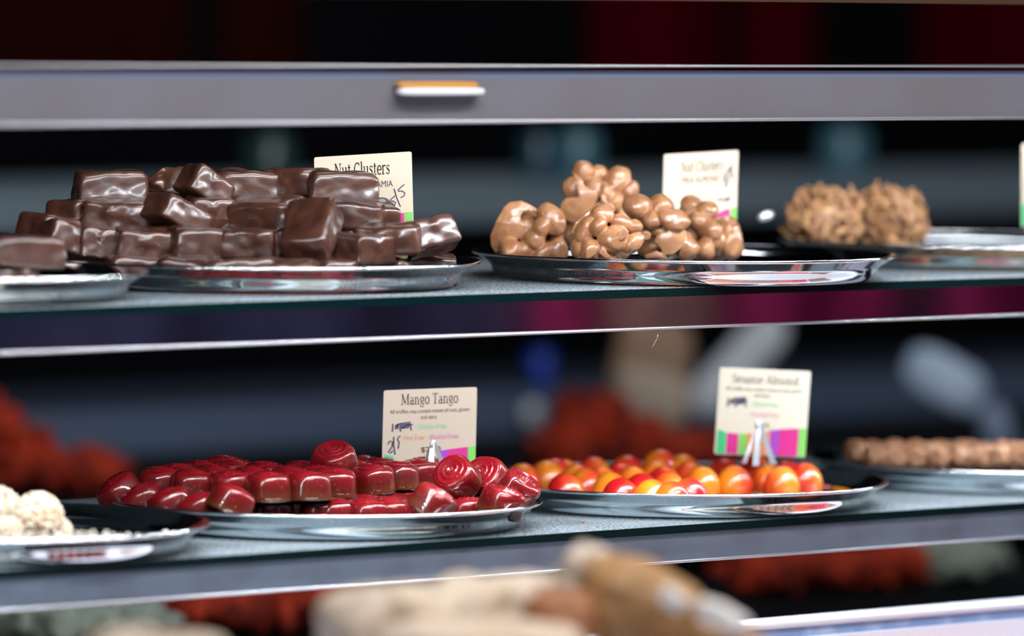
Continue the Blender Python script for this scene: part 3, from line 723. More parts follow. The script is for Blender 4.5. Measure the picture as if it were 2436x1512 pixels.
# ------------------------------------------------------------------ price cards
def ribbon(pts, w):
    vs, fs = [], []
    n = len(pts); nrm = []
    for i in range(n):
        a = V((*pts[max(i - 1, 0)], 0)); b = V((*pts[min(i + 1, n - 1)], 0)); t = (b - a)
        t = t.normalized() if t.length > 1e-9 else V((1, 0, 0)); nrm.append(V((-t.y, t.x, 0)))
    for i, p in enumerate(pts):
        ww = w[i] if isinstance(w, (list, tuple)) else w
        vs += [V((p[0], p[1], 0)) + nrm[i] * ww / 2, V((p[0], p[1], 0)) - nrm[i] * ww / 2]
    for i in range(n - 1): fs.append((2 * i, 2 * i + 1, 2 * i + 3, 2 * i + 2))
    return vs, fs
def arc(cx, cy, rx, ry, a0, a1, n=16): return [(cx + rx * cos(radians(a0 + (a1 - a0) * i / n)), cy + ry * sin(radians(a0 + (a1 - a0) * i / n))) for i in range(n + 1)]
TK, TN, SF = .105, .058, .050
def bar(x0, x1, y): return ([(x0, y), (x1, y)], SF)
def vst(x, y0, y1, w=TK): return ([(x, y0), (x, y1)], w)
xh, ch = .50, .72
hb = lambda a: [TN + (TK - TN) * abs(cos(radians(t))) for t in a]
def bowl(cx, cy, rx, ry, a0, a1, n=20):
    p = arc(cx, cy, rx, ry, a0, a1, n); w = [TN + (TK - TN) * abs(cos(radians(a0 + (a1 - a0) * i / n))) for i in range(n + 1)]; return (p, w)
GL = {
 'N': (.72, [vst(.13, 0, ch, TN), ([(.12, ch), (.57, 0)], TK), vst(.58, 0, ch, TN), bar(.03, .25, .02), bar(.02, .2, ch - .02), bar(.47, .69, ch - .02)]),
 'M': (.90, [vst(.14, 0, ch, TN), ([(.14, ch), (.44, .08)], TK), ([(.44, .08), (.74, ch)], TN), vst(.75, 0, ch), bar(.03, .26, .02), bar(.03, .18, ch - .02), bar(.64, .86, .02), bar(.72, .86, ch - .02)]),
 'T': (.64, [vst(.32, 0, ch), ([(.04, ch - .025), (.60, ch - .025)], .05), vst(.055, ch - .18, ch, .04), vst(.585, ch - .18, ch, .04), bar(.2, .44, .02)]),
 'C': (.62, [bowl(.34, ch / 2, .26, ch / 2 - .02, 48, 312, 28), vst(.535, ch - .2, ch - .02, .04)]),
 'S': (.52, [([(.44, .60), (.40, .67), (.28, .70), (.15, .66), (.10, .56), (.14, .45), (.28, .37), (.40, .29), (.44, .18), (.39, .07), (.26, .02), (.13, .05), (.07, .14)], [TN, TN, TN, .06, TK, TK, TK, TK, TK, .07, TN, TN, TN]), vst(.455, .54, .71, .035), vst(.065, .01, .18, .035)]),
 'A': (.68, [([(.08, 0), (.34, ch)], TN), ([(.34, ch), (.60, 0)], TK), ([(.17, .25), (.5, .25)], TN), bar(.0, .19, .02), bar(.47, .69, .02)]),
 'u': (.57, [vst(.13, .12, xh), (arc(.26, .15, .13, .13, 180, 330, 10), TN), vst(.43, 0, xh), bar(.03, .15, xh - .02), bar(.33, .45, xh - .02), bar(.43, .54, .02)]),
 't': (.36, [vst(.16, .1, .64), (arc(.25, .11, .09, .09, 180, 320, 8), TN), bar(.03, .32, xh - .02)]),
 'l': (.29, [vst(.15, 0, .76), bar(.04, .15, .74), bar(.04, .26, .02)]),
 's': (.42, [([(.34, .40), (.30, .46), (.20, .485), (.11, .45), (.09, .37), (.16, .30), (.27, .24), (.34, .17), (.33, .07), (.22, .015), (.11, .04), (.07, .11)], [TN, TN, TN, .06, .075, TK, TK, TK, .07, TN, TN, TN]), vst(.345, .36, .49, .033), vst(.065, .01, .13, .033)]),
 'e': (.48, [bowl(.25, .25, .18, .235, 0, 318, 26), ([(.09, .26), (.42, .26)], TN)]),
 'r': (.40, [vst(.13, 0, xh), (arc(.29, .33, .15, .15, 170, 50, 10), [TN, TN, .05, .055, .06, .07, .08, .08, .08, .08, .07]), bar(.03, .14, xh - .02), bar(.03, .27, .02)]),
 'a': (.50, [vst(.36, .02, .36, TK), (arc(.23, .35, .13, .13, 0, 165, 12), TN), bowl(.22, .14, .14, .125, 60, 330, 18), ([(.36, .28), (.22, .265)], TN), bar(.36, .48, .02)]),
 'n': (.58, [vst(.13, 0, xh), vst(.43, 0, .33), (arc(.28, .33, .15, .15, 170, 0, 12), TN), bar(.03, .14, xh - .02), bar(.03, .23, .02), bar(.34, .54, .02)]),
 'm': (.86, [vst(.13, 0, xh), vst(.42, 0, .33), vst(.71, 0, .33), (arc(.275, .33, .145, .15, 170, 0, 12), TN), (arc(.565, .33, .145, .15, 170, 0, 12), TN), bar(.03, .14, xh - .02), bar(.03, .22, .02), bar(.33, .52, .02), bar(.62, .82, .02)]),
 'o': (.53, [bowl(.265, .25, .195, .235, 0, 360, 28)]),
 'g': (.51, [bowl(.24, .33, .15, .155, 0, 360, 24), ([(.16, .19), (.11, .12), (.2, .06), (.36, .04), (.42, -.04), (.38, -.14), (.24, -.19), (.10, -.15), (.07, -.08), (.14, .02)], [TN, TN, .06, TK, .07, .06, TN, TN, TN, TN]), ([(.34, .43), (.47, .47)], TN)]),
 'd': (.57, [vst(.42, 0, .76), bowl(.24, .25, .16, .235, 30, 330, 22), bar(.31, .42, .74), bar(.42, .54, .02)]),
}
def serif(text, h, x0, x1, y):
    """slab serif lettering spread from x0 to x1 on base line y; h is the em size"""
    parts, x = [], 0
    for c_ in text:
        if c_ == ' ': x += .26; continue
        w, st = GL[c_]
        for p, wd_ in st:
            r_ = ribbon(p, wd_); parts.append(([V((v.x + x, v.y, 0)) for v in r_[0]], r_[1]))
        x += w
    vs, fs = join(parts); kx = (x1 - x0) / x
    return [V((x0 + v.x * kx, y + v.y * h, 0)) for v in vs], fs
def sans(text, x0, x1, y, h):
    cu = bpy.data.curves.new('t', 'FONT'); cu.body = text; o = bpy.data.objects.new('t', cu); COL.objects.link(o)
    dg = bpy.context.evaluated_depsgraph_get(); dg.update()
    m = bpy.data.meshes.new_from_object(o.evaluated_get(dg))
    vs = [v.co.copy() for v in m.vertices]; fs = [tuple(p.vertices) for p in m.polygons]
    bpy.data.objects.remove(o); bpy.data.curves.remove(cu); bpy.data.meshes.remove(m)
    a = min(v.x for v in vs); b = max(v.x for v in vs)
    return [V((x0 + (v.x - a) / (b - a) * (x1 - x0), y + v.y * h, 0)) for v in vs], fs
def pen(strokes, w): return join([ribbon(s, w) for s in strokes])
def poly(pts): return [V((x, y, 0)) for x, y in pts], [tuple(range(len(pts)))]
def card(TL, TRt, BL, dTL, dTR, dBL, label, prints, matl=M_card):
    """card space: x 0..1 across, y 0..1 up, built from three corners of the card"""
    a = pd(*TL, dTL + DK); ex = pd(*TRt, dTR + DK) - a; ey = a - pd(*BL, dBL + DK); org = a - ey
    nrm = ex.cross(ey).normalized()
    if nrm.dot(vv) > 0: nrm = -nrm
    g = empty('price_card', org + ex * .5); setp(g, label, 'card')
    o0 = g.location
    def at(x, y, z): return org + ex * x + ey * y + nrm * z - o0
    r_ = .022; out = []
    for cx, cy, a0 in ((1 - r_, 1 - r_, 0), (r_, 1 - r_, 90), (r_, r_, 180), (1 - r_, r_, 270)):
        out += [(cx + r_ * cos(radians(a0 + k * 22.5)), cy + r_ * sin(radians(a0 + k * 22.5))) for k in range(5)]
    n = len(out); th = .0006
    vs = [at(x, y, 0) for x, y in out] + [at(x, y, -th) for x, y in out]
    fs = [tuple(range(n)), tuple(range(n, 2 * n))[::-1]] + [(i, (i + 1) % n, n + (i + 1) % n, n + i) for i in range(n)]
    obj('card_panel', (vs, fs, False), matl, g)
    for i, (nm, (pv, pf), mt) in enumerate(prints):
        z = .00012 + .00004 * i
        obj(nm, ([at(v.x, v.y, z) for v in pv], pf, False), mt, g)
    return g
def swoosh(x0, x1, y0, yl, yr): return poly([(x0, y0)] + [(x1, y0)] + [(x1 - (x1 - x0) * t, yl + (yr - yl) * sin((1 - t) * pi / 2)) for t in [i / 8 for i in range(9)]])
FIVE = lambda x, y, s: [[(x + .55 * s, y + s), (x + .1 * s, y + .62 * s)], [(x + .1 * s, y + .62 * s), (x + .12 * s, y + .52 * s), (x + .4 * s, y + .5 * s), (x + .58 * s, y + .32 * s), (x + .5 * s, y + .1 * s), (x + .25 * s, y)]]
SCRIB = [[(.0, .0), (.01, .35), (.015, .9)], [(.14, .45), (.2, .8), (.28, .85), (.24, .35), (.14, .3), (.16, .7), (.3, .6)], [(.2, .5), (.38, .95), (.42, .3), (.5, .9), (.54, .35), (.64, .95), (.68, .35), (.8, .9), (.78, .4), (.62, .4), (.42, .35)], [(.3, .85), (.88, 1.0), (.86, .8), (.32, .66)], [(.36, .3), (.42, .0)], [(.86, .75), (.92, .05)], [(.3, .4), (.98, .75)]]
def scrib(x, y, w, h): return [[(x + a * w, y + b * h) for a, b in s] for s in SCRIB]
def stripes(y=.33):
    r_ = []
    for nm, x0, x1, ya, yb, m in (('green_stripe', 0.02, .115, .285, .255, M_green), ('magenta_stripe', .125, .25, .25, .245, M_pink), ('lime_stripe', .26, .345, .242, .25, M_lime), ('orange_stripe', .345, .44, .25, .262, M_orange),
                                  ('gold_stripe', .50, .60, .27, .30, M_salmon), ('purple_stripe', .60, .70, .30, .315, M_purple), ('magenta_swoosh', .70, .905, .315, .335, M_pink), ('lime_corner', .915, .995, .335, .34, M_lime)):
        r_.append((nm, poly([(x0, .012), (x1, .012), (x1, yb), (x0, ya)]), m))
    return r_
card((747, 374), (979, 360), (753, 588), 3.105, 3.10, 3.105, 'cream Nut Clusters card standing behind the dark chocolate blocks, dated 5/5', [
  ('title', serif('Nut Clusters', .205, .205, .775, .765), M_ink),
  ('subtitle', sans('DARK MACADAMIA', .17, .80, .625, .10), M_grey_ink),
  ('green_line', sans('Gluten Free Naturally', .10, .655, .46, .085), M_mint),
  ('price', sans('$32.95', .28, .63, .30, .16), M_ink),
  ('handwritten_date', pen(FIVE(.757, .405, .115) + FIVE(.838, .495, .145) + [[(.812, .60), (.835, .50), (.872, .395)]], .011), M_pen),
  ('magenta_swoosh', swoosh(.60, .905, .012, .18, .325), M_pink), ('lime_corner', poly([(.915, .012), (.995, .012), (.995, .33), (.915, .33)]), M_lime)])
card((1580, 367), (1757, 357), (1574, 575), 3.265, 3.295, 3.265, 'cream Nut Clusters card behind the milk chocolate clusters', [
  ('title', serif('Nut Clusters', .17, .23, .80, .78), M_grey_ink),
  ('subtitle', sans('MILK ALMOND', .25, .75, .655, .10), M_grey_ink),
  ('green_line', sans('Gluten Free', .37, .65, .495, .06), M_mint),
  ('handwritten_date', pen(FIVE(.79, .60, .11) + FIVE(.87, .68, .12) + [[(.84, .58), (.90, .80)], [(.80, .70), (.93, .86)]], .016), M_pen),
  ('handwritten_note', pen([[(.73, .46), (.77, .43), (.80, .46)], [(.80, .43), (.86, .45), (.9, .47)], [(.84, .42), (.90, .44)]], .018), M_pen),
  ('magenta_swoosh', swoosh(.70, .90, .012, .26, .33), M_pink), ('lime_corner', poly([(.915, .012), (.995, .012), (.995, .345), (.915, .335)]), M_lime)])
card((913, 928), (1135, 920), (908, 1142), 3.135, 3.165, 3.135, 'cream Mango Tango card behind the red truffles, marked 2/5', [
  ('title', serif('Mango Tango', .165, .185, .80, .83), M_grey_ink),
  ('small_print', join([sans('All truffles may contain traces of nuts, gluten', .07, .92, .735, .062), sans('and dairy.', .40, .58, .665, .062)]), M_grey_ink),
  ('scribbled_out_date', pen(scrib(.10, .535, .22, .10), .014), M_pen),
  ('green_line', sans('· Gluten Free', .345, .675, .555, .085), M_mint),
  ('orange_line', sans('· Nut Free', .20, .445, .435, .085), M_salmon), ('pink_line', sans('· Alcohol Free', .465, .81, .435, .085), M_pink2),
  ('handwritten_date', pen([[(.055, .40), (.075, .435), (.105, .42), (.10, .37), (.06, .31), (.085, .30), (.11, .325)], [(.115, .48), (.118, .38), (.135, .28)], [(.185, .49), (.155, .455), (.175, .41), (.165, .345)]], .012), M_pen),
  ('price', sans('$2.50', .41, .62, .295, .085), M_grey_ink)] + [(nm, sh_, m) for nm, sh_, m in stripes() if nm in ('green_stripe', 'purple_stripe', 'magenta_swoosh', 'lime_corner')], M_card_pale)
card((1713, 873), (1929, 883), (1699, 1079), 3.30, 3.31, 3.30, 'cream Sesame Almond card with bright colour stripes above the orange domes', [
  ('title', serif('Sesame Almond', .14, .14, .88, .83), M_grey_ink),
  ('small_print', join([sans('All truffles may contain traces of nuts, gluten', .08, .92, .745, .062), sans('and dairy.', .40, .58, .675, .062)]), M_grey_ink),
  ('scribbled_date', pen(scrib(.11, .545, .22, .12), .018), M_pen),
  ('green_line', sans('· Gluten Free', .36, .66, .57, .08), M_mint), ('pink_line', sans('· Alcohol Free', .34, .68, .45, .08), M_pink2),
  ('price', sans('$2.50', .42, .58, .325, .08), M_grey_ink)] + stripes(), mat('light cream card', (0.64, 0.60, 0.49), 0.5, spec=0.2))
card((2431, 342), (2640, 330), (2430, 540), 3.42, 3.44, 3.42, 'cream card cut off by the right edge, above the far tray', [('green_stripe', poly([(.005, .012), (.16, .012), (.16, .25), (.005, .28)]), M_green)])

def clip(px, py, h_px, d, label):
    g = empty('card_clip', pd(px, py + h_px, d)); setp(g, label, 'clip', 'steel card clips')
    s = d / F; b = Matrix((rr, back, uu)).transposed()
    def loc(x, y, z): return b @ V((x * s, z, -(y - h_px) * s))
    for nm, pp, m in (('front_leg', [(0, 0, 0), (-4, h_px * .5, -.003), (-8, h_px, -.006)], 6), ('side_leg', [(2, 4, 0), (18, h_px * .5, .002), (36, h_px, .004)], 6), ('rear_leg', [(-2, 8, .001), (-16, h_px * .5, .006), (-34, h_px, .012)], 4)):
        pts_ = [loc(*q) for q in pp]
        vs, fs = [], []
        n = 8
        for i in range(n + 1):
            t = i / n; q = pts_[0].lerp(pts_[1], min(1, t * 2)) if t < .5 else pts_[1].lerp(pts_[2], t * 2 - 1)
            w = m * s * (.7 + .6 * t)
            vs += [q + b @ V((-w, -.0008, 0)), q + b @ V((w, -.0008, 0)), q + b @ V((w, .0008, 0)), q + b @ V((-w, .0008, 0))]
        for i in range(n):
            for k in range(4): fs.append((4 * i + k, 4 * i + (k + 1) % 4, 4 * i + 4 + (k + 1) % 4, 4 * i + 4 + k))
        fs += [(3, 2, 1, 0), (4 * n, 4 * n + 1, 4 * n + 2, 4 * n + 3)]
        obj(nm, (vs, fs, False), M_clip, g)
    obj('pivot', ellipsoid(loc(-2, 10, -.002), (6 * s, 5 * s, 10 * s)), M_clip, g)
clip(1030, 1046, 90, 3.125 + DK, 'upright steel card clip in front of the Mango Tango card')
clip(1805, 1000, 105, 3.285 + DK, 'upright steel card clip in front of the Sesame Almond card')
o = obj('card_clip', ellipsoid((0, 0, 0), (.0060, .002, .0030)), M_clip, M=basis(pd(1822, 514, 3.42 + DK), 20, 0, -20)); setp(o, 'small white glint left of the flaky clusters, modelled as a steel blob', 'clip')  # solid blob standing in for a small light glint
q = pz(1387, 1243, ZL); o = obj('chocolate_crumb', ellipsoid((0, 0, 0), (.0011, .0009, .0007), 8, 6), M_bark, loc=q + V((0, 0, .0006))); setp(o, 'tiny brown crumb on the lower glass shelf', 'crumb')
a = pY(1565, 795, -.002); s = .000257
th = [a + rr * (x * s) - uu * (y * s) for x, y in [(0, 0), (-1, 8), (-3, 13), (-6, 16), (-8, 22), (-14, 30)]]
o = obj('loose_thread', ([v - a for v in tube(th, .00022, 6)[0]], tube(th, .00022, 6)[1]), M_lip, loc=a); setp(o, 'white thread hanging from the middle rail', 'thread')

# ------------------------------------------------------------------ foreground pastries on the front ledge
ZF = 0.985
o = obj('front_ledge', box(-1.6, 0.9, -0.9, -0.006, ZF - .03, ZF) + (False,), M_white); setp(o, 'white front ledge in front of the case', 'counter')
M_cream = mat('cream meringue', (0.56, 0.46, 0.36), 0.6, noise_col=(14, (0.46, 0.30, 0.18), 0.5, 0.8))
M_whitef = mat('white icing', (0.68, 0.64, 0.62), 0.5)
M_caramel = mat('caramel crust', (0.34, 0.18, 0.07), 0.6, noise_col=(18, (0.26, 0.11, 0.035), 0.5, 0.8))
M_rust = mat('rust crust', (0.34, 0.12, 0.045), 0.6, noise_col=(30, (0.60, 0.32, 0.18), 0.5, 0.8))
def pastry(px, py, w, hgt, d, m, seed, yaw, roll, label, amp=.22, name='pastry_piece'):
    s = d / F; vs, fs = grid_box(20, w / 2 * s, w / 2 * s * .7, hgt / 2 * s, 3.0); off = V((seed * 5.3, 0, seed))
    L = w / 2 * s
    vs = [v * (1 + amp * noise.noise(v * (1.6 / L) + off) + amp * .5 * noise.noise(v * (4.0 / L) + off)) for v in vs]
    o = obj(name, (vs, fs), m, M=basis(pd(px, py, d), yaw, 0, roll)); setp(o, label, 'pastry', 'blurred pastries in front'); return o
DF = 2.36 + DK
pastry(930, 1500, 330, 210, DF, M_cream, 1, 10, -3, 'blurred cream pastry at the left of the front heap', .16)
pastry(1100, 1470, 300, 200, DF + .03, M_cream, 2, 40, -6, 'blurred cream pastry second from left in the front heap', .16)
pastry(1255, 1450, 240, 170, DF + .05, M_cream, 3, 20, 4, 'blurred tan-topped cream pastry in the middle of the front heap', .18)
pastry(1400, 1395, 180, 190, DF + .03, M_cream, 4, 60, 10, 'blurred pale pastry peak at the top of the front heap', .18)
pastry(1330, 1475, 170, 140, DF - .03, M_rust, 5, 0, 0, 'blurred rust-brown pastry below the peak')
pastry(1530, 1460, 330, 220, DF, M_caramel, 6, 15, 26, 'blurred large caramel pastry sloping down to the right', .16)
pastry(1600, 1425, 75, 50, DF - .04, M_whitef, 7, 0, 34, 'blurred white icing lump on the caramel pastry slope', name='icing_lump')
pastry(1715, 1465, 130, 60, DF - .04, M_whitef, 8, 0, 24, 'blurred white icing lump at the right foot of the heap', name='icing_lump')
pastry(1690, 1530, 280, 120, DF, M_caramel, 9, 0, 14, 'blurred caramel pastry at the bottom right of the front heap')
pastry(1140, 1535, 480, 130, DF - .05, M_cream, 10, 0, 0, 'blurred wide cream pastry along the bottom edge', .16)
pastry(370, 1555, 300, 110, DF - .15, M_cream, 11, 0, 2, 'blurred cream pastry alone at the bottom left edge')
for i, (px, d, hz) in enumerate([(950, DF, .04), (1150, DF + .03, .04), (1400, DF + .04, .06), (1560, DF, .05), (1700, DF - .02, .03), (370, DF - .15, .03)]):
    p = pd(px, 1560, d); hgt = p.z - ZF
    vs, fs = grid_box(10, .03, .028, hgt / 2, 4); o = obj('pastry_piece', (vs, fs), M_caramel, loc=V((p.x, p.y, ZF + hgt / 2))); setp(o, 'caramel pastry buried at the bottom of the front heap', 'pastry', 'buried pastries')

# ------------------------------------------------------------------ shop behind the case
YB = 1.6
def bpos(px, py, y=YB): return pY(px, py, y)
w_ = obj('wall_back', box(-1.5, 5.5, 3.2, 3.3, 0, 3.4) + (False,), M_dark); setp(w_, kind='structure')
w_ = obj('wall_right', box(5.5, 5.6, -4.5, 3.3, 0, 3.4) + (False,), M_dark); setp(w_, kind='structure')
w_ = obj('wall_left', box(-4.6, -4.5, -4.5, 3.3, 0, 3.4) + (False,), M_dark); setp(w_, kind='structure')
w_ = obj('floor', box(-4.6, 5.6, -4.6, 3.3, -0.05, 0) + (False,), mat('dark floor', (0.05, 0.05, 0.055), 0.4)); setp(w_, kind='structure')
w_ = obj('ceiling', box(-4.6, 5.6, -4.6, 3.3, 3.75, 3.8) + (False,), M_dark); setp(w_, kind='structure')
M_board = mat('dull teal grey board', (0.15, 0.20, 0.235), 0.5)
M_board2 = mat('dull navy board', (0.07, 0.10, 0.16), 0.5)
M_red = mat('red chillies', (0.30, 0.028, 0.010), 0.6, spec=0.1, noise_col=(32, (0.06, 0.005, 0.003), 0.42, 0.62))
M_teal = mat('teal glass', (0.055, 0.15, 0.19), 0.2)
M_kraft = mat('kraft paper', (0.26, 0.16, 0.10), 0.7)
M_kraft2 = mat('beige paper', (0.33, 0.26, 0.20), 0.7)
M_pale = mat('pale paper', (0.52, 0.56, 0.60), 0.6)
M_paleblue = mat('pale blue plastic', (0.36, 0.46, 0.60), 0.4)
M_blue = mat('blue plastic', (0.02, 0.06, 0.45), 0.3)
M_drape = mat('dark red cloth', (0.055, 0.0008, 0.004), 0.95, spec=0.0)
M_mag = mat('magenta cloth', (0.55, 0.02, 0.16), 0.8)
M_green2 = mat('grey green foil', (0.18, 0.22, 0.18), 0.5)
def board(y_top, y_bot, label, m, yy=YB):
    z1 = bpos(1218, y_top, yy).z; z0 = bpos(1218, y_bot, yy).z
    o = obj('back_shelf_board', box(-0.6, 3.4, yy, yy + (.3 if yy > 1.2 else .68), z0, z1) + (False,), m); setp(o, label, 'shelf'); return z1
zb1 = board(438, 528, 'blurred grey-teal shelf board behind the upper shelf', M_board)
zb2 = board(935, 1075, 'blurred dark navy shelf board behind the lower shelf', M_board2)
zb3 = board(1225, 1290, 'dark board hidden behind the lower trays', M_dark, 0.9)
zb4 = board(1545, 1600, 'dark board at the bottom behind the case', M_dark, 0.6)
def heap(label, pts_px, y, zbase, m, seed, name='chilli_heap'):
    """outline given as picture points of the crest; lumps piled under it"""
    rg = random.Random(seed); parts = []; y_ = y
    base = pY(pts_px[0][0], pts_px[0][1], y); base.z = zbase
    for i in range(420):
        t = rg.random() * (len(pts_px) - 1); k = int(t); f = t - k
        cx = pts_px[k][0] * (1 - f) + pts_px[k + 1][0] * f; cy = pts_px[k][1] * (1 - f) + pts_px[k + 1][1] * f
        c = pY(cx, cy, y)
        u_ = rg.random() ** .8; z = max(zbase + .021, zbase + (c.z - zbase) * u_ - .006)
        sp = .010 + .025 * (1 - u_)
        parts.append(ellipsoid(V((c.x, c.y + rg.uniform(-sp, sp), z)) - base, (rg.uniform(.012, .022), .007, .007), 8, 6, rndrot(rg)))
    o = obj(name, join(parts), m, loc=base); setp(o, label, 'heap', kind='stuff'); return o
heap('blurred heap of red produce at the left behind the truffles', [(-200, 900), (-20, 955), (70, 1020), (160, 1100), (250, 1190)], 1.25, zb3, M_red, 1)
heap('blurred heap of red produce behind the orange domes', [(1325, 1020), (1365, 925), (1440, 945), (1540, 1005), (1630, 1070), (1690, 1120)], 1.12, zb3, M_red, 2)
heap('blurred heap of red produce below the lower rail at left', [(440, 1500), (520, 1440), (640, 1430), (760, 1440), (820, 1500)], 0.78, zb4, M_red, 3)
heap('blurred heap of red produce below the lower rail at right', [(1780, 1380), (1860, 1330), (1990, 1320), (2100, 1345), (2150, 1400)], 0.78, zb4, M_red, 4)
heap('blurred grey-green heap at the lower right', [(2190, 1420), (2200, 1330), (2230, 1310), (2280, 1350), (2330, 1430)], 0.78, zb4, M_green2, 5, 'leaf_heap')
heap('blurred grey-green heap at the lower left corner', [(60, 1530), (140, 1480), (240, 1470), (330, 1530)], 0.78, zb4, M_green2, 6, 'leaf_heap')
def pouch(label, px, py, w, hgt, y, m, roll, name, cat, p=3.0, yaw=0):
    c = pY(px, py, y); s = depth(c) / F
    vs, fs = grid_box(12, w / 2 * s, min(w, hgt) / 3 * s, hgt / 2 * s, p)
    vs = [v * (1 + .08 * noise.noise(v * 40)) for v in vs]
    o = obj(name, (vs, fs), m, M=basis(c, yaw, 0, roll)); setp(o, label, cat); return o
pouch('blurred brown paper bag behind the lower shelf', 1535, 948, 190, 385, 1.40, M_kraft, 9, 'paper_bag', 'bag', 5)
pouch('blurred beige paper packet in front of the brown bag', 1555, 940, 190, 120, 1.30, M_kraft2, 12, 'paper_packet', 'bag', 4)
pouch('blurred pale sheet of paper leaning right of the brown bag', 1755, 868, 100, 300, 1.40, M_pale, 42, 'paper_sheet', 'paper', 4)
pouch('blurred pale blue pouch at the right, larger and higher one', 2250, 905, 210, 120, 1.2, M_paleblue, 26, 'plastic_pouch', 'pouch', 3)
pouch('blurred pale blue pouch at the right, smaller and lower one', 2370, 1020, 80, 130, 1.2, mat('slate blue plastic', (.13, .18, .28), .4), -20, 'plastic_pouch', 'pouch', 3)
def jar(label, px, ytop, wpx, zb, y, m):
    c = pY(px, ytop, y); s = depth(c) / F; hgt = c.z - zb; R = wpx / 2 * s
    g = empty('glass_jar', V((c.x, y, zb))); setp(g, label, 'jar', 'teal jars')
    obj('body', lathe([(0, 0), (R * .95, 0), (R, .05 * hgt), (R, .7 * hgt), (R * .8, .82 * hgt), (R * .6, .86 * hgt), (0, .86 * hgt)], 32), m, g)
    obj('lid', lathe([(0, .86 * hgt), (R * .66, .86 * hgt), (R * .66, hgt), (0, hgt)], 32), M_dark, g)
jar('blurred teal glass jar behind the milk chocolate clusters', 1375, 290, 110, zb1, YB + .08, M_teal)
jar('blurred teal glass jar above the second card, left of the clusters', 1280, 300, 90, zb1, YB + .10, mat('deep teal glass', (.02, .06, .09), .2))
jar('blurred teal glass jar above the flaky clusters', 2010, 285, 120, zb1, YB + .08, M_teal)
jar('blurred dark green jar above the dark chocolate blocks', 640, 300, 130, zb1, YB + .08, mat('dark green glass', (.02, .05, .045), .2))
c = pY(1285, 895, YB + .05); s = depth(c) / F
o = obj('blue_cup', lathe([(0, 0), (24 * s, 0), (34 * s, 85 * s), (30 * s, 85 * s), (0, 10 * s)], 24), M_blue, loc=V((c.x, c.y, zb2))); setp(o, 'blurred blue cup on the navy board right of the Mango Tango card', 'cup')
c = pY(1268, 985, YB - .012); o = obj('round_tag', lathe([(0, -.003), (.011, -.003), (.012, 0), (.011, .003), (0, .003)], 24), M_pale, M=Matrix.Translation(c) @ Matrix.Rotation(pi / 2, 4, 'X')); setp(o, 'blurred pale round tag on the navy board edge', 'tag')
def drape(label, x0, x1, ytop, ybot, y, m, name='cloth_drape'):
    a = pY(x0, ytop, y); b = pY(x1, ytop, y); z0 = pY((x0 + x1) / 2, ybot, y).z; n = 40; vs, fs = [], []
    for side in (0, 1):
        for i in range(n + 1):
            t = i / n
            for j in range(9):
                vs.append(V((a.x + (b.x - a.x) * t, y + .012 * sin(t * 7) + .004 * sin(t * 19) + side * .006, a.z + (z0 - a.z) * j / 8)))
    for side in (0, 1):
        o_ = side * (n + 1) * 9
        for i in range(n):
            for j in range(8):
                f = (o_ + i * 9 + j, o_ + i * 9 + j + 1, o_ + (i + 1) * 9 + j + 1, o_ + (i + 1) * 9 + j); fs.append(f if side else f[::-1])
    o = obj(name, (vs, fs), m); setp(o, label, 'cloth', 'dark red cloths behind the case'); return o
drape('blurred dark red cloth above the top rail, right of centre', 1400, 1735, -260, 225, 2.3, M_drape)
drape('blurred dark red cloth above the top rail, beside the dark gap', 1765, 1960, -260, 225, 2.36, M_drape)
drape('blurred dark red cloth above the top rail at the far right', 2190, 2620, -260, 225, 2.3, M_drape)

M_drape2 = mat('dark brown cloth', (0.020, 0.0035, 0.0015), 0.95, spec=0.0)
drape('blurred dark brown cloth above the top rail at the far left', -180, 470, -260, 225, 2.3, M_drape2)
drape('blurred dark brown cloth above the top rail, left of centre', 520, 740, -260, 225, 2.34, M_drape2)
# ------------------------------------------------------------------ unseen things added for the shiny rail and trays to mirror
def mirrored(px, py, y):
    """where a thing at depth y in front of the case stands to be seen in the middle rail at this picture point"""
    P = pY(px, py, 0.002); D = ray(px, py); return P + V((D.x, -D.y, D.z)) * ((P.y - y) / D.y)
n = 40
def hanging(xa, xb, y, m, label):  # unseen sheets added only to colour the rail's reflection
    vs, fs = [], []
    for side in (0, 1):
        for i in range(n + 1):
            for j in range(5): vs.append(V((xa + (xb - xa) * i / n, y + .03 * sin(i * .5) + .006 * side, .75 + .65 * j / 4)))
        for i in range(n):
            for j in range(4):
                o_ = side * (n + 1) * 5; f = (o_ + i * 5 + j, o_ + i * 5 + j + 1, o_ + (i + 1) * 5 + j + 1, o_ + (i + 1) * 5 + j); fs.append(f if side else f[::-1])
    o = obj('mirrored_sheet', (vs, fs), m); setp(o, label, 'cloth')
mx = [mirrored(x, 760, -1.05).x for x in (-300, 1180, 1250, 2050, 2240, 2900)]
hanging(mx[0], mx[1], -1.05, mat('navy cloth', (.035, .035, .085), .8), 'navy cloth sheet added unseen for the left of the middle rail to mirror')
hanging(mx[2], mx[3], -1.05, M_mag, 'magenta cloth added unseen in place of a customer for the middle rail to mirror')
hanging(mx[4], mx[5], -1.05, M_mag, 'second magenta cloth added unseen for the right end of the rail to mirror')
q = mirrored(1575, 750, -.93); vs, fs = grid_box(12, .045, .03, .16, 4)
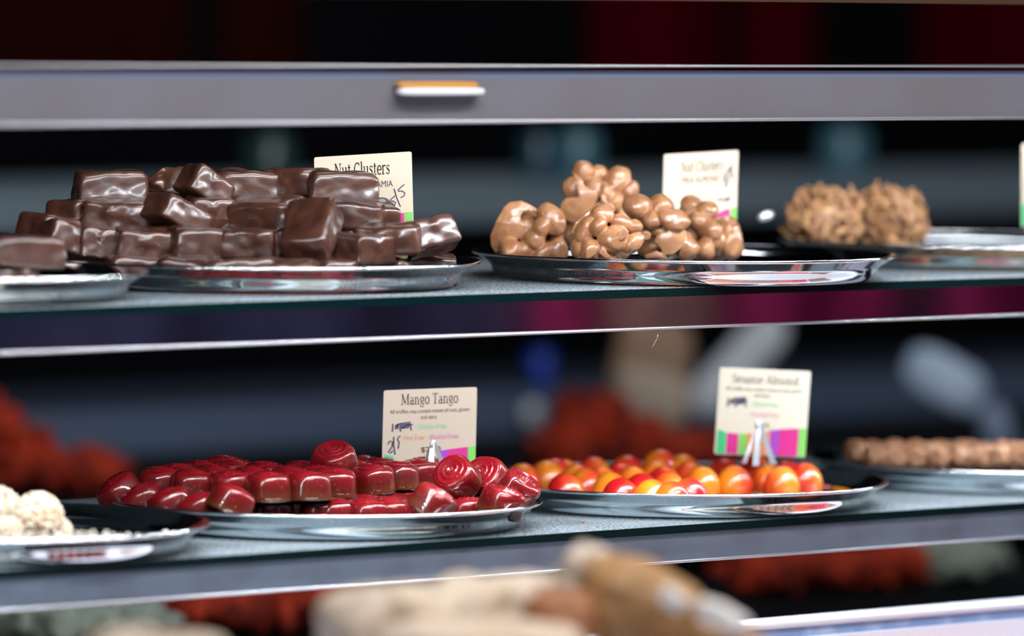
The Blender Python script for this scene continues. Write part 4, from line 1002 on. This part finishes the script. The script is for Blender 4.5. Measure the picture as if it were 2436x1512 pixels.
o = obj('mirrored_skin_tone', ([v * (1 + .1 * noise.noise(v * 20)) for v in vs], fs), mat('rosy beige stand-in', (.40, .20, .15), .8), loc=(q.x, q.y, q.z)); setp(o, 'rosy beige stand-in shape added so the rail mirrors a skin tone', 'bag')  # added shape whose reflection stands for a hand in the rail
rg = random.Random(9)
M_osw = mat('orange sweets', (.75, .2, .02), .35)
row = [(-.40, M_red, 'dark red'), (-.24, M_cream, 'cream'), (-.10, M_truffle, 'glossy red'), (.03, M_osw, 'orange'), (.14, M_milk, 'brown'), (.25, M_dome, 'orange and red'), (.38, M_cocoa, 'pale brown')]
for i, (x, m, lab) in enumerate(row):  # unseen sweets, added to put colour into the tray reflections
    parts = [ellipsoid((a * .017 - .05, b * .022 - .08, .0095), (.0075, .0095, .009), 8, 6) for a in range(7) for b in range(7)]
    o = obj('mirrored_sweets', join(parts), m, loc=(x, -.10, ZF + .0006)); setp(o, '%s sweets added unseen on the ledge for the trays to mirror' % lab, 'sweets', kind='stuff')
g = empty('mirrored_stall', (-2.35, -3.75, 0)); setp(g, 'unseen stall added behind the camera for the trays to mirror', 'stall')  # unseen stall, added as something bright for the tray walls to reflect
obj('tabletop', box(-1.5, 1.5, -.4, .4, .86, .90) + (False,), M_white, g)
obj('cloth', box(-1.52, 1.52, .40, .41, .15, .91) + (False,), M_white, g)
for x in (-1.42, 1.42):
    for y in (-.35, .35): obj('leg', box(x - .03, x + .03, y - .03, y + .03, 0, .86) + (False,), M_wood, g)
for i, (x, m, nm) in enumerate([(-1.2, M_osw, 'orange'), (-.75, M_red, 'dark red'), (-.3, M_cream, 'cream'), (.15, mat('bright red goods', (.6, .02, .03), .4), 'bright red'), (.6, M_cocoa, 'brown'), (1.05, M_osw, 'deep orange')]):  # unseen coloured crates added for the tray reflections
    k = obj('crate', join([box(-.19, .19, -.25, .25, 0, .02), box(-.19, -.17, -.25, .25, .02, .16), box(.17, .19, -.25, .25, .02, .16), box(-.17, .17, -.25, -.23, .02, .16), box(-.17, .17, .23, .25, .02, .16)]) + (False,), m, loc=(-2.35 + x, -3.7, .9005)); setp(k, '%s crate on the unseen stall added for the trays to mirror' % nm, 'crate')
